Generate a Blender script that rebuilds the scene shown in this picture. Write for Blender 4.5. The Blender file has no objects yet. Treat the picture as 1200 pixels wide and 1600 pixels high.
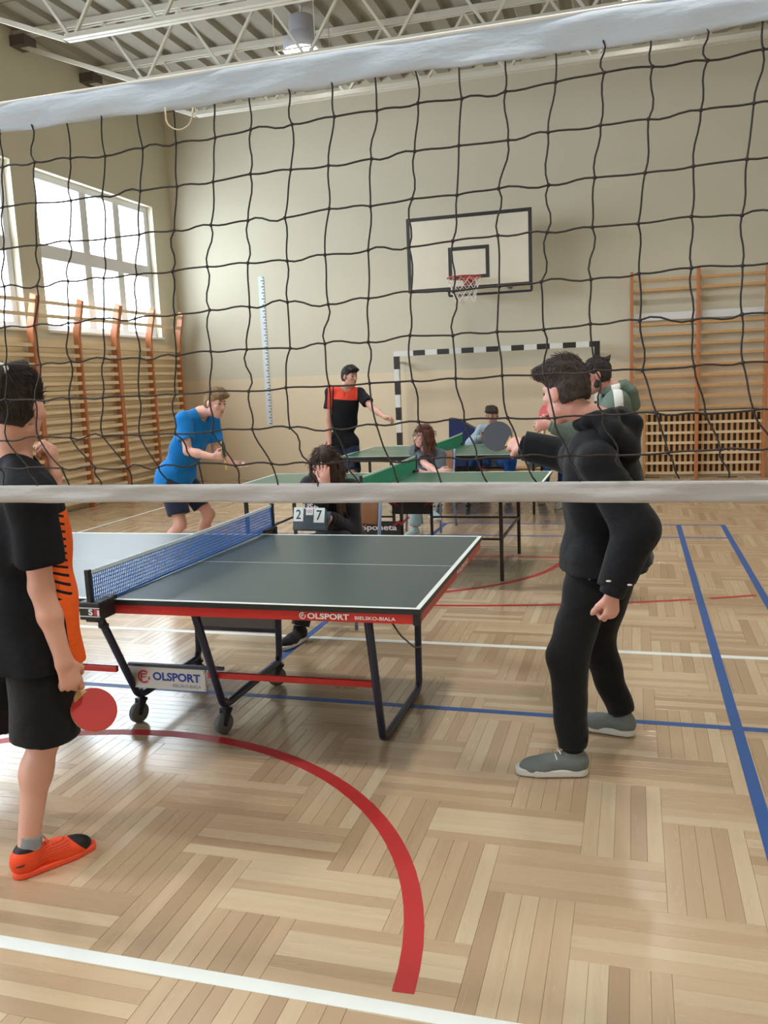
import bpy, math, random
import numpy as np
from mathutils import Matrix, Vector

SC = bpy.context.scene
COL = SC.collection
random.seed(7)
RNG = np.random.default_rng(11)

# ------------------------------------------------------------------ camera
F_PX, YAW, PITCH, ROLL, CAM_H = 1333.77, -0.2875, -0.1525, 0.0418, 1.6303


def cam_axes():
    cy, sy = math.cos(YAW), math.sin(YAW)
    fwd = np.array([sy * math.cos(PITCH), cy * math.cos(PITCH), math.sin(PITCH)])
    right = np.array([cy, -sy, 0.0])
    down = np.cross(fwd, right)
    c, s = math.cos(ROLL), math.sin(ROLL)
    return c * right + s * down, -s * right + c * down, fwd


CR, CD, CF = cam_axes()
CAMP = np.array([0, 0, CAM_H])


def at(u, v, y):
    """photo pixel -> point on the upright plane at depth y"""
    d = CR * (u - 600) / F_PX + CD * (v - 800) / F_PX + CF
    return CAMP + d * (y / d[1])


def onz(u, v, z=0.0):
    """photo pixel -> point on the level plane at height z"""
    d = CR * (u - 600) / F_PX + CD * (v - 800) / F_PX + CF
    return CAMP + d * ((z - CAM_H) / d[2])


cam = bpy.data.cameras.new('camera')
cam.sensor_fit = 'VERTICAL'
cam.sensor_height = 24.0
cam.lens = F_PX * 24.0 / 1600.0
cam.clip_end = 200
co = bpy.data.objects.new('camera', cam)
M = Matrix(((CR[0], -CD[0], -CF[0], 0), (CR[1], -CD[1], -CF[1], 0), (CR[2], -CD[2], -CF[2], 0), (0, 0, 0, 1)))
co.matrix_world = Matrix.Translation((0, 0, CAM_H)) @ M
COL.objects.link(co)
SC.camera = co

# ------------------------------------------------------------------ sky, daylight, exposure
W = bpy.data.worlds.new('overcast_sky')
SC.world = W
W.use_nodes = True
bg = W.node_tree.nodes['Background']
bg.inputs['Color'].default_value = (0.79, 0.91, 1.0, 1)
bg.inputs['Strength'].default_value = 11.0
SC.view_settings.view_transform = 'Standard'
SC.view_settings.look = 'None'
SC.view_settings.gamma = 1.0
SC.view_settings.use_curve_mapping = False
SC.view_settings.exposure = 0.42

# hall dimensions (metres)
XL, XR, YB, YF = -7.65, 3.75, 13.7, -9.9
ZD = 6.25
WINDOWS = [(10.15, 13.1), (6.75, 9.7), (3.35, 6.3), (-0.05, 2.9), (-3.45, -0.5), (-6.85, -3.9)]
WZ0, WZ1 = 2.50, 4.62
for (y0, y1) in WINDOWS:                      # sampling portals for the sky light, exactly in the openings
    l = bpy.data.lights.new('window_portal', 'AREA')
    l.shape = 'RECTANGLE'
    l.size, l.size_y = y1 - y0, WZ1 - WZ0
    l.cycles.is_portal = True
    o = bpy.data.objects.new('window_portal', l)
    o.matrix_world = Matrix.Translation((XL - 0.31, (y0 + y1) / 2, (WZ0 + WZ1) / 2)) @ Matrix(((0, 0, -1, 0), (1, 0, 0, 0), (0, -1, 0, 0), (0, 0, 0, 1)))
    COL.objects.link(o)

# ------------------------------------------------------------------ materials
MATS = {}


def srgb(r, g, b):
    def f(c):
        c /= 255.0
        return c / 12.92 if c <= 0.04045 else ((c + 0.055) / 1.055) ** 2.4
    return (f(r), f(g), f(b), 1.0)


class NT:
    def __init__(self, name):
        self.m = bpy.data.materials.new(name)
        self.m.use_nodes = True
        self.t = self.m.node_tree
        self.b = self.t.nodes['Principled BSDF']

    def n(self, kind, **kw):
        nd = self.t.nodes.new(kind)
        for k, v in kw.items():
            if hasattr(nd, k):
                setattr(nd, k, v)
            else:
                nd.inputs[k].default_value = v
        return nd

    def l(self, a, b):
        self.t.links.new(a, b)

    def math(self, op, a, b=None, c=None):
        nd = self.t.nodes.new('ShaderNodeMath')
        nd.operation = op
        for i, v in enumerate((a, b, c)):
            if v is None:
                continue
            if isinstance(v, (int, float)):
                nd.inputs[i].default_value = v
            else:
                self.l(v, nd.inputs[i])
        return nd.outputs[0]

    def mix(self, fac, a, b, blend='MIX'):
        nd = self.t.nodes.new('ShaderNodeMix')
        nd.data_type = 'RGBA'
        nd.blend_type = blend
        for i, v in ((0, fac), (6, a), (7, b)):
            if isinstance(v, (int, float)):
                nd.inputs[i].default_value = v
            elif isinstance(v, tuple):
                nd.inputs[i].default_value = v
            else:
                self.l(v, nd.inputs[i])
        return nd.outputs[2]

    def noise(self, vec=None, scale=5, detail=3, rough=0.5, w=None):
        nd = self.t.nodes.new('ShaderNodeTexNoise')
        nd.inputs['Scale'].default_value = scale
        nd.inputs['Detail'].default_value = detail
        nd.inputs['Roughness'].default_value = rough
        if w is not None:
            nd.noise_dimensions = '4D'
            self.l(w, nd.inputs['W'])
        if vec is not None:
            self.l(vec, nd.inputs['Vector'])
        return nd.outputs['Fac']

    def coord(self, scale=None, out='Object'):
        nd = self.t.nodes.new('ShaderNodeTexCoord')
        o = nd.outputs[out]
        if scale is None:
            return o
        mp = self.t.nodes.new('ShaderNodeMapping')
        mp.inputs['Scale'].default_value = scale
        self.l(o, mp.inputs['Vector'])
        return mp.outputs[0]

    def bump(self, h, strength=0.3, dist=0.01):
        nd = self.t.nodes.new('ShaderNodeBump')
        nd.inputs['Strength'].default_value = strength
        nd.inputs['Distance'].default_value = dist
        self.l(h, nd.inputs['Height'])
        self.l(nd.outputs[0], self.b.inputs['Normal'])


def mat(name, col, rough=0.6, metal=0.0, var=0.12, scale=6.0, stretch=None, bump=0.0, bscale=None, bdist=0.004, emit=None, spec=0.5):
    if name in MATS:
        return MATS[name]
    t = NT(name)
    c = t.coord(stretch)
    fac = t.noise(c, scale, 4)
    dark = tuple(x * (1 - var) for x in col[:3]) + (1,)
    light = tuple(min(1, x * (1 + var)) for x in col[:3]) + (1,)
    t.l(t.mix(fac, dark, light), t.b.inputs['Base Color'])
    t.b.inputs['Roughness'].default_value = rough
    t.b.inputs['Metallic'].default_value = metal
    t.b.inputs['Specular IOR Level'].default_value = spec
    if bump:
        t.bump(t.noise(c, bscale or scale * 4, 4), bump, bdist)
    if emit:
        t.b.inputs['Emission Color'].default_value = emit[0]
        t.b.inputs['Emission Strength'].default_value = emit[1]
    MATS[name] = t.m
    return t.m


# ------------------------------------------------------------------ objects
def wl(o):
    v = np.zeros(3)
    while o is not None:
        v += np.array(o.location)
        o = o.parent
    return v


def link(o, parent=None):
    COL.objects.link(o)
    if parent is not None:
        o.parent = parent
    return o


def thing(name, label, cat, loc=(0, 0, 0), group=None):
    o = bpy.data.objects.new(name, None)
    o.empty_display_size = 0.1
    o.location = loc
    o['label'] = label
    o['category'] = cat
    if group:
        o['group'] = group
    return link(o)


def tag(o, label=None, cat=None, group=None, kind=None):
    if label: o['label'] = label
    if cat: o['category'] = cat
    if group: o['group'] = group
    if kind: o['kind'] = kind
    return o


class MB:
    """collects shapes in world coordinates, then becomes ONE mesh object"""
    def __init__(self):
        self.v, self.f = [], []

    def add(self, vs, fs):
        n = len(self.v)
        self.v += [tuple(map(float, x)) for x in vs]
        self.f += [tuple(i + n for i in f) for f in fs]
        return self

    def box(self, lo, hi):
        (a, b, c), (d, e, f) = lo, hi
        return self.add([(a, b, c), (d, b, c), (d, e, c), (a, e, c), (a, b, f), (d, b, f), (d, e, f), (a, e, f)],
                        [(3, 2, 1, 0), (4, 5, 6, 7), (0, 1, 5, 4), (1, 2, 6, 5), (2, 3, 7, 6), (3, 0, 4, 7)])

    def obox(self, c, ax, half):
        """oriented box: centre, three axes, half sizes"""
        c = np.array(c, float)
        X, Y, Z = [np.array(a, float) * h for a, h in zip(ax, half)]
        P = [c + sx * X + sy * Y + sz * Z for sz in (-1, 1) for sx, sy in ((-1, -1), (1, -1), (1, 1), (-1, 1))]
        return self.add(P, [(3, 2, 1, 0), (4, 5, 6, 7), (0, 1, 5, 4), (1, 2, 6, 5), (2, 3, 7, 6), (3, 0, 4, 7)])

    def bar(self, p, q, w, h, up=(0, 0, 1)):
        p, q = np.array(p, float), np.array(q, float)
        d = unit(q - p)
        s = np.cross(d, up)
        s = unit(s) if np.linalg.norm(s) > 1e-6 else np.array([1.0, 0, 0])
        u = np.cross(s, d)
        return self.obox((p + q) / 2, (d, s, u), (np.linalg.norm(q - p) / 2, w / 2, h / 2))

    def tube(self, pts, r, seg=8, caps=True):
        pts = [np.array(p, float) for p in pts]
        rr = r if isinstance(r, (list, tuple)) else [r] * len(pts)
        n = len(pts)
        ref = None
        vs, fs = [], []
        for i in range(n):
            if i == 0: d = pts[1] - pts[0]
            elif i == n - 1: d = pts[-1] - pts[-2]
            else: d = unit(pts[i + 1] - pts[i]) + unit(pts[i] - pts[i - 1])
            d = unit(d)
            if ref is None:
                ref = np.cross(d, (0.31, 0.57, 0.76))
                if np.linalg.norm(ref) < 0.1: ref = np.cross(d, (1, 0, 0))
            ref = unit(ref - d * np.dot(ref, d))
            b = np.cross(d, ref)
            for k in range(seg):
                a = 2 * math.pi * k / seg
                vs.append(pts[i] + rr[i] * (math.cos(a) * ref + math.sin(a) * b))
        for i in range(n - 1):
            for k in range(seg):
                a, c = i * seg + k, i * seg + (k + 1) % seg
                fs.append((a, c, c + seg, a + seg))
        if caps:
            fs.append(tuple(range(seg - 1, -1, -1)))
            fs.append(tuple((n - 1) * seg + k for k in range(seg)))
        return self.add(vs, fs)

    def prism(self, poly, ext):
        """planar polygon (3-D points) extruded by the vector ext"""
        n = len(poly)
        e = np.array(ext, float)
        P = [np.array(p, float) for p in poly]
        return self.add(P + [p + e for p in P], [tuple(range(n - 1, -1, -1)), tuple(range(n, 2 * n))] + [(i, (i + 1) % n, n + (i + 1) % n, n + i) for i in range(n)])

    def ellipsoid(self, c, ax, rad, nu=14, nv=9):
        c = np.array(c, float)
        X, Y, Z = [np.array(a, float) * r for a, r in zip(ax, rad)]
        vs = [c + Z]
        for j in range(1, nv):
            t = math.pi * j / nv
            for i in range(nu):
                a = 2 * math.pi * i / nu
                vs.append(c + Z * math.cos(t) + (X * math.cos(a) + Y * math.sin(a)) * math.sin(t))
        vs.append(c - Z)
        fs = [(0, 1 + i, 1 + (i + 1) % nu) for i in range(nu)]
        for j in range(nv - 2):
            for i in range(nu):
                a, b = 1 + j * nu + i, 1 + j * nu + (i + 1) % nu
                fs.append((a, a + nu, b + nu, b))
        L = len(vs) - 1
        fs += [(L, 1 + (nv - 2) * nu + (i + 1) % nu, 1 + (nv - 2) * nu + i) for i in range(nu)]
        return self.add(vs, fs)

    def lathe(self, c, axis, prof, seg=24):
        """profile of (radius, height) turned around axis through c"""
        a = unit(np.array(axis, float))
        x = np.cross(a, (0.3, 0.5, 0.81)); x = unit(x); y = np.cross(a, x)
        c = np.array(c, float)
        vs = [c + a * h + r * (math.cos(2 * math.pi * k / seg) * x + math.sin(2 * math.pi * k / seg) * y) for r, h in prof for k in range(seg)]
        fs = [(i * seg + k, i * seg + (k + 1) % seg, (i + 1) * seg + (k + 1) % seg, (i + 1) * seg + k) for i in range(len(prof) - 1) for k in range(seg)]
        return self.add(vs, fs)

    def mesh(self, name, material, origin=(0, 0, 0), smooth=False):
        me = bpy.data.meshes.new(name)
        o = np.array(origin, float)
        me.from_pydata([tuple(np.array(v) - o) for v in self.v], [], self.f)
        me.materials.append(material)
        if smooth:
            me.polygons.foreach_set('use_smooth', [True] * len(me.polygons))
        me.update()
        return me

    def build(self, name, material, parent=None, smooth=False, bevel=0.0, label=None):
        org = wl(parent)
        o = bpy.data.objects.new(name, self.mesh(name, material, org, smooth))
        link(o, parent)
        if bevel:
            m = o.modifiers.new('bevel', 'BEVEL')
            m.width = bevel; m.segments = 2; m.limit_method = 'ANGLE'
        if label: o['label'] = label
        return o


def unit(v):
    v = np.array(v, float)
    return v / max(1e-9, np.linalg.norm(v))


def fillet(pts, r, n=5):
    pts = [np.array(p, float) for p in pts]
    out = [pts[0]]
    for i in range(1, len(pts) - 1):
        a, b, c = pts[i - 1], pts[i], pts[i + 1]
        ra = min(r, np.linalg.norm(a - b) * 0.45, np.linalg.norm(c - b) * 0.45)
        p, q = b + unit(a - b) * ra, b + unit(c - b) * ra
        for k in range(n + 1):
            t = k / n
            out.append((1 - t) ** 2 * p + 2 * t * (1 - t) * b + t * t * q)
    out.append(pts[-1])
    return out


def text_mesh(name, s, material, parent, origin, xdir, ydir, width=None, height=None, bold=0.0, ext=0.0006, align='CENTER', label=None, shear=0.0, spacing=1.0):
    """flat raised lettering whose baseline runs along xdir"""
    cu = bpy.data.curves.new(name, 'FONT')
    cu.body = s
    cu.align_x = align
    cu.align_y = 'CENTER'
    cu.extrude = 0.01
    cu.offset = bold
    cu.shear = shear
    cu.space_character = spacing
    cu.resolution_u = 4
    to = bpy.data.objects.new(name + '_tmp', cu)
    COL.objects.link(to)
    bpy.context.view_layer.update()
    dg = bpy.context.evaluated_depsgraph_get()
    me = bpy.data.meshes.new_from_object(to.evaluated_get(dg))
    bpy.data.objects.remove(to)
    bpy.data.curves.remove(cu)
    n = len(me.vertices)
    P = np.empty(n * 3, np.float32)
    me.vertices.foreach_get('co', P)
    P = P.reshape(-1, 3).astype(float)
    w = P[:, 0].max() - P[:, 0].min()
    h = P[:, 1].max() - P[:, 1].min()
    sx = width / w if width else height / h
    sy = height / h if height else sx
    cx, cy_ = (P[:, 0].max() + P[:, 0].min()) / 2, (P[:, 1].max() + P[:, 1].min()) / 2
    X, Y = unit(xdir), unit(ydir)
    Z = np.cross(X, Y)
    Q = np.array(origin) + np.outer((P[:, 0] - cx) * sx, X) + np.outer((P[:, 1] - cy_) * sy, Y) + np.outer(P[:, 2] / 0.01 * ext, Z)
    Q -= wl(parent)
    me.vertices.foreach_set('co', Q.astype(np.float32).ravel())
    me.materials.clear()
    me.materials.append(material)
    me.update()
    o = bpy.data.objects.new(name, me)
    link(o, parent)
    if label: o['label'] = label
    return o


def dup_mesh(name, me, loc, parent=None, rot=None):
    o = bpy.data.objects.new(name, me)
    o.location = np.array(loc, float) - wl(parent)
    if rot: o.rotation_euler = rot
    return link(o, parent)
# ================================================================== the hall
def wall_material():
    t = NT('painted_plaster')
    geo = t.n('ShaderNodeNewGeometry')
    sep = t.n('ShaderNodeSeparateXYZ')
    t.l(geo.outputs['Position'], sep.inputs[0])
    step = t.math('GREATER_THAN', sep.outputs['Z'], 1.76)
    nz = t.noise(geo.outputs['Position'], 1.3, 4)
    low = t.mix(nz, srgb(220, 202, 173), srgb(228, 211, 183))
    high = t.mix(nz, srgb(204, 197, 176), srgb(212, 205, 185))
    t.l(t.mix(step, low, high), t.b.inputs['Base Color'])
    t.l(t.math('MULTIPLY_ADD', step, 0.3, 0.42), t.b.inputs['Roughness'])
    t.bump(t.noise(geo.outputs['Position'], 35, 4), 0.12, 0.004)
    return t.m


M_WALL = wall_material()
M_WHITE_PAINT = mat('white_window_paint', srgb(226, 228, 232), 0.45, var=0.04)
M_DECK = mat('beige_roof_deck', srgb(150, 145, 132), 0.7, var=0.08, scale=1.5)
M_STEEL = mat('cream_painted_steel', srgb(214, 210, 198), 0.45, var=0.06, scale=3)

walls = []
m = MB().box((XL - 0.3, YB, -0.02), (XR + 0.3, YB + 0.25, 6.6))
tag(m.build('wall_back', M_WALL), kind='structure')
m = MB().box((XR, YF, -0.02), (XR + 0.25, YB, 6.6))
tag(m.build('wall_right', M_WALL), kind='structure')
m = MB().box((XL - 0.3, YF - 0.25, -0.02), (XR + 0.3, YF, 6.6))
tag(m.build('wall_front', M_WALL), kind='structure')
m = MB()
m.box((XL - 0.3, YF, -0.02), (XL, YB, WZ0)).box((XL - 0.3, YF, WZ1), (XL, YB, 6.6))
ys = [YF] + [v for w in sorted(WINDOWS) for v in w] + [YB]
for a, b in zip(ys[0::2], ys[1::2]):
    m.box((XL - 0.3, a, WZ0), (XL, b, WZ1))
tag(m.build('wall_left', M_WALL), kind='structure')

# windows: frame bars and panes are pieces of their own
tp = NT('window_glass')
tr = tp.n('ShaderNodeBsdfTransparent')
gl = tp.n('ShaderNodeBsdfGlossy', Roughness=0.03)
mx = tp.n('ShaderNodeMixShader')
mx.inputs[0].default_value = 0.07
tp.l(tr.outputs[0], mx.inputs[1]); tp.l(gl.outputs[0], mx.inputs[2])
tp.l(mx.outputs[0], tp.t.nodes['Material Output'].inputs['Surface'])
M_GLASS = tp.m
for n, (y0, y1) in enumerate(WINDOWS[:4], 1):
    root = bpy.data.objects.new('window_%d' % n, None)
    root.location = (XL - 0.14, y0, WZ0)
    link(root)
    tag(root, kind='structure')
    xs = (XL - 0.175, XL - 0.105)
    L = y1 - y0
    cols = [y0, y0 + 1.2, y0 + 2.05, y1]
    rows = [WZ0, 3.58, WZ1]
    def fb(a, b, c, d, nm='frame_bar', th=0.0):
        MB().box((xs[0] + th, a, b), (xs[1] - th, c, d)).build(nm, M_WHITE_PAINT, root, bevel=0.006)
    fb(y0, WZ0, y1, WZ0 + 0.09); fb(y0, WZ1 - 0.10, y1, WZ1)
    fb(y0, WZ0, y0 + 0.11, WZ1, 'frame_bar', 0.002); fb(y1 - 0.11, WZ0, y1, WZ1, 'frame_bar', 0.002)
    for c in cols[1:-1]: fb(c - 0.085, WZ0, c + 0.085, WZ1, 'mullion', 0.005)
    fb(y0, 3.48, y1, 3.67, 'transom', -0.004)
    for i in range(3):
        for j in range(2):
            MB().box((XL - 0.143, cols[i] + 0.06, rows[j] + 0.06), (XL - 0.137, cols[i + 1] - 0.06, rows[j + 1] - 0.05)).build('pane', M_GLASS, root)
    MB().box((XL - 0.105, y0 - 0.03, WZ0 - 0.035), (XL + 0.045, y1 + 0.03, WZ0 + 0.002)).build('window_sill', M_WHITE_PAINT, root, bevel=0.008)

# roof deck with trough ribs that run the length of the hall
m = MB()
per = 0.36
x = XL - 0.3
prof = []
while x < XR + 0.3:
    prof += [(x, ZD), (x + 0.19, ZD), (x + 0.22, ZD + 0.065), (x + 0.33, ZD + 0.065)]
    x += per
n = len(prof)
vs = [(a, YF - 0.2, b) for a, b in prof] + [(a, YB + 0.2, b) for a, b in prof]
m.add(vs, [(i, n + i, n + i + 1, i + 1) for i in range(n - 1)])
m.add([(XL - 0.3, YF - 0.2, ZD + 0.2), (XR + 0.3, YF - 0.2, ZD + 0.2), (XR + 0.3, YB + 0.2, ZD + 0.2), (XL - 0.3, YB + 0.2, ZD + 0.2)], [(0, 1, 2, 3)])
ceil = m.build('ceiling', M_DECK)
tag(ceil, kind='structure')
for yy in (9.3, 12.3):
    MB().box((XL, yy - 0.006, ZD - 0.002), (XR, yy + 0.006, ZD + 0.004)).build('deck_seam', mat('dark_seam', srgb(96, 90, 80), 0.8), ceil)

# roof trusses across the hall
TLAB = ['pale steel roof truss nearest the yellow back wall', 'pale steel roof truss second from the back wall, seen above the net tape',
        'pale steel roof truss third from the back wall, at the top left of the photo', 'pale steel roof truss fourth from the back wall, nearest the viewer']
def truss(y, label):
    t = thing('roof_truss', label, 'truss', (XL + 0.1, y, 6.12), 'steel roof trusses')
    b0, b1, s0, s1, zb, zt, zs = -5.9, 2.0, XL, XR, 5.43, 6.2, 6.12
    tc = MB()
    for dy in (-0.035, 0.035):
        tc.box((s0, y + dy - 0.012, zt - 0.03), (s1, y + dy + 0.012, zt + 0.045))
    tc.build('top_chord', M_STEEL, t)
    bc = MB()
    for dy in (-0.03, 0.03):
        bc.bar((b0, y + dy, zb), (b1, y + dy, zb), 0.012, 0.06)
        bc.bar((b0, y + dy * 1.2, zb - 0.025), (b1, y + dy * 1.2, zb - 0.025), 0.05, 0.012)
    bc.build('bottom_chord', M_STEEL, t)
    MB().bar((b0 - 0.01, y, zb - 0.015), (s0, y, zs - 0.02), 0.055, 0.05).build('end_diagonal', M_STEEL, t)
    MB().bar((b1 + 0.01, y, zb - 0.015), (s1, y, zs - 0.02), 0.055, 0.05).build('end_diagonal', M_STEEL, t)
    MB().box((XL, y - 0.12, 6.04), (XL + 0.22, y + 0.12, 6.165)).build('bearing_plate', mat('dark_bearing', srgb(92, 84, 76), 0.7), t)
    wb = MB().bar((0, 0, 0), (0.52, 0, zt - zb - 0.01), 0.035, 0.03).mesh('web_bar', M_STEEL)
    wb2 = MB().bar((0, 0, 0), (-0.52, 0, zt - zb - 0.01), 0.035, 0.03).mesh('web_bar', M_STEEL)
    xx = -5.82
    while xx < 2.0:
        dup_mesh('web_bar', wb, (xx + 0.025, y, zb), t)
        dup_mesh('web_bar', wb2, (xx - 0.025, y, zb), t)
        xx += 1.07
    return t
for yy, lb in zip((11.5, 10.05, 8.6, 7.15), TLAB):
    truss(yy, lb)

# high-bay lamps
M_LAMPBODY = mat('grey_lamp_housing', srgb(196, 196, 210), 0.45, 0.0)
M_LAMPLENS = mat('lit_lamp_lens', (1, 1, 1, 1), 0.4, var=0.0, emit=((1.0, 0.97, 0.92, 1), 14.0))
def lamp(x, y, label, z=5.72):
    t = thing('high_bay_lamp', label, 'lamp', (x, y, z), 'high-bay lamps under the roof')
    MB().lathe((x, y, z), (0, 0, 1), [(0.235, 0.0), (0.24, 0.02), (0.235, 0.09), (0.17, 0.2), (0.15, 0.22), (0.15, 0.40), (0.11, 0.42), (0.02, 0.43)], 28).build('housing', M_LAMPBODY, t, smooth=True)
    MB().lathe((x, y, z + 0.012), (0, 0, 1), [(0.0, -0.03), (0.12, -0.025), (0.21, 0.0), (0.232, 0.02)], 28).build('lens', M_LAMPLENS, t, smooth=True)
    MB().bar((x, y, z + 0.42), (x, y, ZD + 0.02), 0.03, 0.03, (1, 0, 0)).build('suspension_rod', M_STEEL, t)
    for k in range(-3, 4):
        MB().bar((x + k * 0.085, y - 0.27, z - 0.05), (x + k * 0.085, y + 0.27, z - 0.05), 0.012, 0.008).build('guard_bar', M_STEEL, t)
    g = MB()
    for s in (-1, 1):
        g.bar((x - 0.27, y + s * 0.27, z - 0.05), (x + 0.27, y + s * 0.27, z - 0.05), 0.014, 0.014)
        g.bar((x + s * 0.27, y - 0.27, z - 0.05), (x + s * 0.27, y + 0.27, z - 0.05), 0.014, 0.014)
        for q in (-1, 1):
            g.bar((x + q * 0.265, y + s * 0.265, z - 0.05), (x + q * 0.265, y + s * 0.265, z + 0.45), 0.01, 0.01, (1, 0, 0))
    g.build('guard_frame', M_STEEL, t)
    l = bpy.data.lights.new('lamp_light', 'AREA')
    l.shape = 'DISK'; l.size = 0.42; l.energy = LAMP_W; l.spread = 2.0; l.color = (1.0, 0.97, 0.92)
    o = bpy.data.objects.new('lamp_light', l)
    o.location = (0, 0, -0.058)
    link(o, t)
LAMP_W = 30
lamp(-3.97, 10.7, 'lit high-bay lamp with wire guard above the white net tape')
lamp(0.1, 10.7, 'lit high-bay lamp hidden behind the right end of the net tape')

for yy, lb in ((6.2, 'second row from the back wall'), (1.7, 'row above the volleyball net'), (-2.8, 'row behind the viewer'), (-7.3, 'row by the front wall')):
    for xx, sd in ((-3.97, 'left'), (0.1, 'right')):
        lamp(xx, yy, 'lit high-bay lamp, %s one of the %s' % (sd, lb))

# ------------------------------------------------------------------ parquet floor
def parquet_material():
    t = NT('oak_parquet')
    ga = t.n('ShaderNodeAttribute', attribute_name='tone')
    oa = t.n('ShaderNodeAttribute', attribute_type='OBJECT', attribute_name='tone')
    tone = t.math('ADD', ga.outputs['Fac'], oa.outputs['Fac'])
    uv = t.n('ShaderNodeUVMap', uv_map='grain')
    mp = t.n('ShaderNodeMapping')
    mp.inputs['Scale'].default_value = (2.2, 34, 1)
    t.l(uv.outputs[0], mp.inputs[0])
    w = t.math('MULTIPLY', tone, 53.0)
    g1 = t.noise(mp.outputs[0], 1.0, 5, 0.6, w)
    mp2 = t.n('ShaderNodeMapping')
    mp2.inputs['Scale'].default_value = (1.2, 7, 1)
    t.l(uv.outputs[0], mp2.inputs[0])
    g2 = t.noise(mp2.outputs[0], 1.0, 3, 0.5, t.math('MULTIPLY', tone, 91.0))
    ramp = t.n('ShaderNodeValToRGB')
    e = ramp.color_ramp.elements
    e[0].position = 0.0; e[0].color = srgb(171, 145, 117)
    e[1].position = 1.0; e[1].color = srgb(205, 187, 157)
    a = e.new(0.3); a.color = srgb(185, 160, 130)
    a = e.new(0.65); a.color = srgb(195, 171, 141)
    mixv = t.math('MULTIPLY_ADD', t.math('SUBTRACT', g2, 0.5), 0.35, t.math('FRACT', t.math('MULTIPLY', tone, 7.31)))
    t.l(mixv, ramp.inputs[0])
    c = t.mix(t.math('MULTIPLY', t.math('SUBTRACT', g1, 0.35), 0.55), ramp.outputs[0], srgb(152, 120, 88))
    # knots and dark streaks
    k = t.math('SMOOTH_MIN', t.math('MULTIPLY', t.math('SUBTRACT', g2, 0.70), 9.0), 1.0, 0.1)
    k2 = t.math('MULTIPLY', t.math('GREATER_THAN', g2, 0.70), t.math('MULTIPLY', k, g1))
    c = t.mix(k2, c, srgb(112, 78, 54))
    t.l(c, t.b.inputs['Base Color'])
    t.b.inputs['Roughness'].default_value = 0.27
    t.l(t.math('MULTIPLY_ADD', g1, 0.12, 0.20), t.b.inputs['Roughness'])
    t.b.inputs['Specular IOR Level'].default_value = 0.5
    t.b.inputs['Coat Weight'].default_value = 0.55
    t.b.inputs['Coat Roughness'].default_value = 0.16
    t.bump(g1, 0.05, 0.002)
    return t.m


M_PARQ = parquet_material()
fl = MB().box((XL - 0.3, YF - 0.25, -0.3), (XR + 0.3, YB + 0.25, -0.006)).build('floor', mat('parquet_joint', srgb(120, 88, 60), 0.6))
tag(fl, kind='structure')
PW, PN = 0.275, 5
SW = PW / PN
GAP = 0.0004
planks = []       # centre x, y, vertical?
ox, oy = -0.17, 2.775
for i in range(-40, 41):
    for j in range(-40, 41):
        bx, by = ox + PW * (i + 2 * j), oy + PW * (-i + 2 * j)
        if not (XL - 1 < bx < XR + 1 and YF - 1 < by < YB + 1):
            continue
        for k in range(PN):
            planks.append((bx + (k + 0.5) * SW, by + PW, True))
            planks.append((bx + 2 * PW, by + PW + (k + 0.5) * SW, False))
planks = [q for q in planks if XL + 0.02 < q[0] < XR - 0.02 and YF + 0.02 < q[1] < YB - 0.02]
def plank_mesh(vert):
    hx, hy = (SW / 2 - GAP, PW - GAP) if vert else (PW - GAP, SW / 2 - GAP)
    b = 0.0008
    v = [(-hx, -hy, -0.006), (hx, -hy, -0.006), (hx, hy, -0.006), (-hx, hy, -0.006), (-hx, -hy, -b), (hx, -hy, -b), (hx, hy, -b), (-hx, hy, -b),
         (-hx + b, -hy + b, 0), (hx - b, -hy + b, 0), (hx - b, hy - b, 0), (-hx + b, hy - b, 0)]
    f = [(8, 9, 10, 11)] + [(a + i, a + (i + 1) % 4, a + 4 + (i + 1) % 4, a + 4 + i) for a in (0, 4) for i in range(4)]
    return np.array(v), f
def set_uv(me, uv):
    l = me.uv_layers.new(name='grain')
    idx = np.empty(len(me.loops), np.int32)
    me.loops.foreach_get('vertex_index', idx)
    l.data.foreach_set('uv', uv[idx].astype(np.float32).ravel())
def proj_px(P):
    q = P - CAMP
    z = q @ CF
    return 600 + F_PX * (q @ CR) / z, 800 + F_PX * (q @ CD) / z, z
score = []
for q in planks:
    u, v, z = proj_px(np.array([q[0], q[1], 0]))
    ok = z > 0.5 and -40 < u < 1240 and 700 < v < 1640
    score.append(z if ok else 1e6 + abs(q[1]))
order = np.argsort(score)
near = set(order[:300].tolist())
PM = {}
for vert in (True, False):
    v, f = plank_mesh(vert)
    me = bpy.data.meshes.new('plank')
    me.from_pydata(v.tolist(), [], f)
    me.materials.append(M_PARQ)
    set_uv(me, np.stack([v[:, 1], v[:, 0]], 1) if vert else v[:, :2])
    PM[vert] = (me, v, f)
bv, bf, btone, buv = [], [], [], []
for idx, q in enumerate(planks):
    me, v, f = PM[q[2]]
    tone = float(RNG.random())
    if idx in near:
        o = bpy.data.objects.new('plank', me)
        o.location = (q[0], q[1], 0)
        o['tone'] = tone
        link(o, fl)
    else:
        n = len(bv) * 12
        bv.append(v + np.array([q[0], q[1], 0]))
        bf += [tuple(a + n for a in ff) for ff in f]
        btone.append(tone)
        buv.append(np.stack([v[:, 1], v[:, 0]], 1) if q[2] else v[:, :2])
me = bpy.data.meshes.new('parquet_field')
bv = np.concatenate(bv)
me.from_pydata(bv.tolist(), [], bf)
me.materials.append(M_PARQ)
a = me.attributes.new('tone', 'FLOAT', 'POINT')
a.data.foreach_set('value', np.repeat(np.array(btone, np.float32), 12))
set_uv(me, np.concatenate(buv))
o = link(bpy.data.objects.new('parquet_field', me), fl)
o['kind'] = 'stuff'

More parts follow.
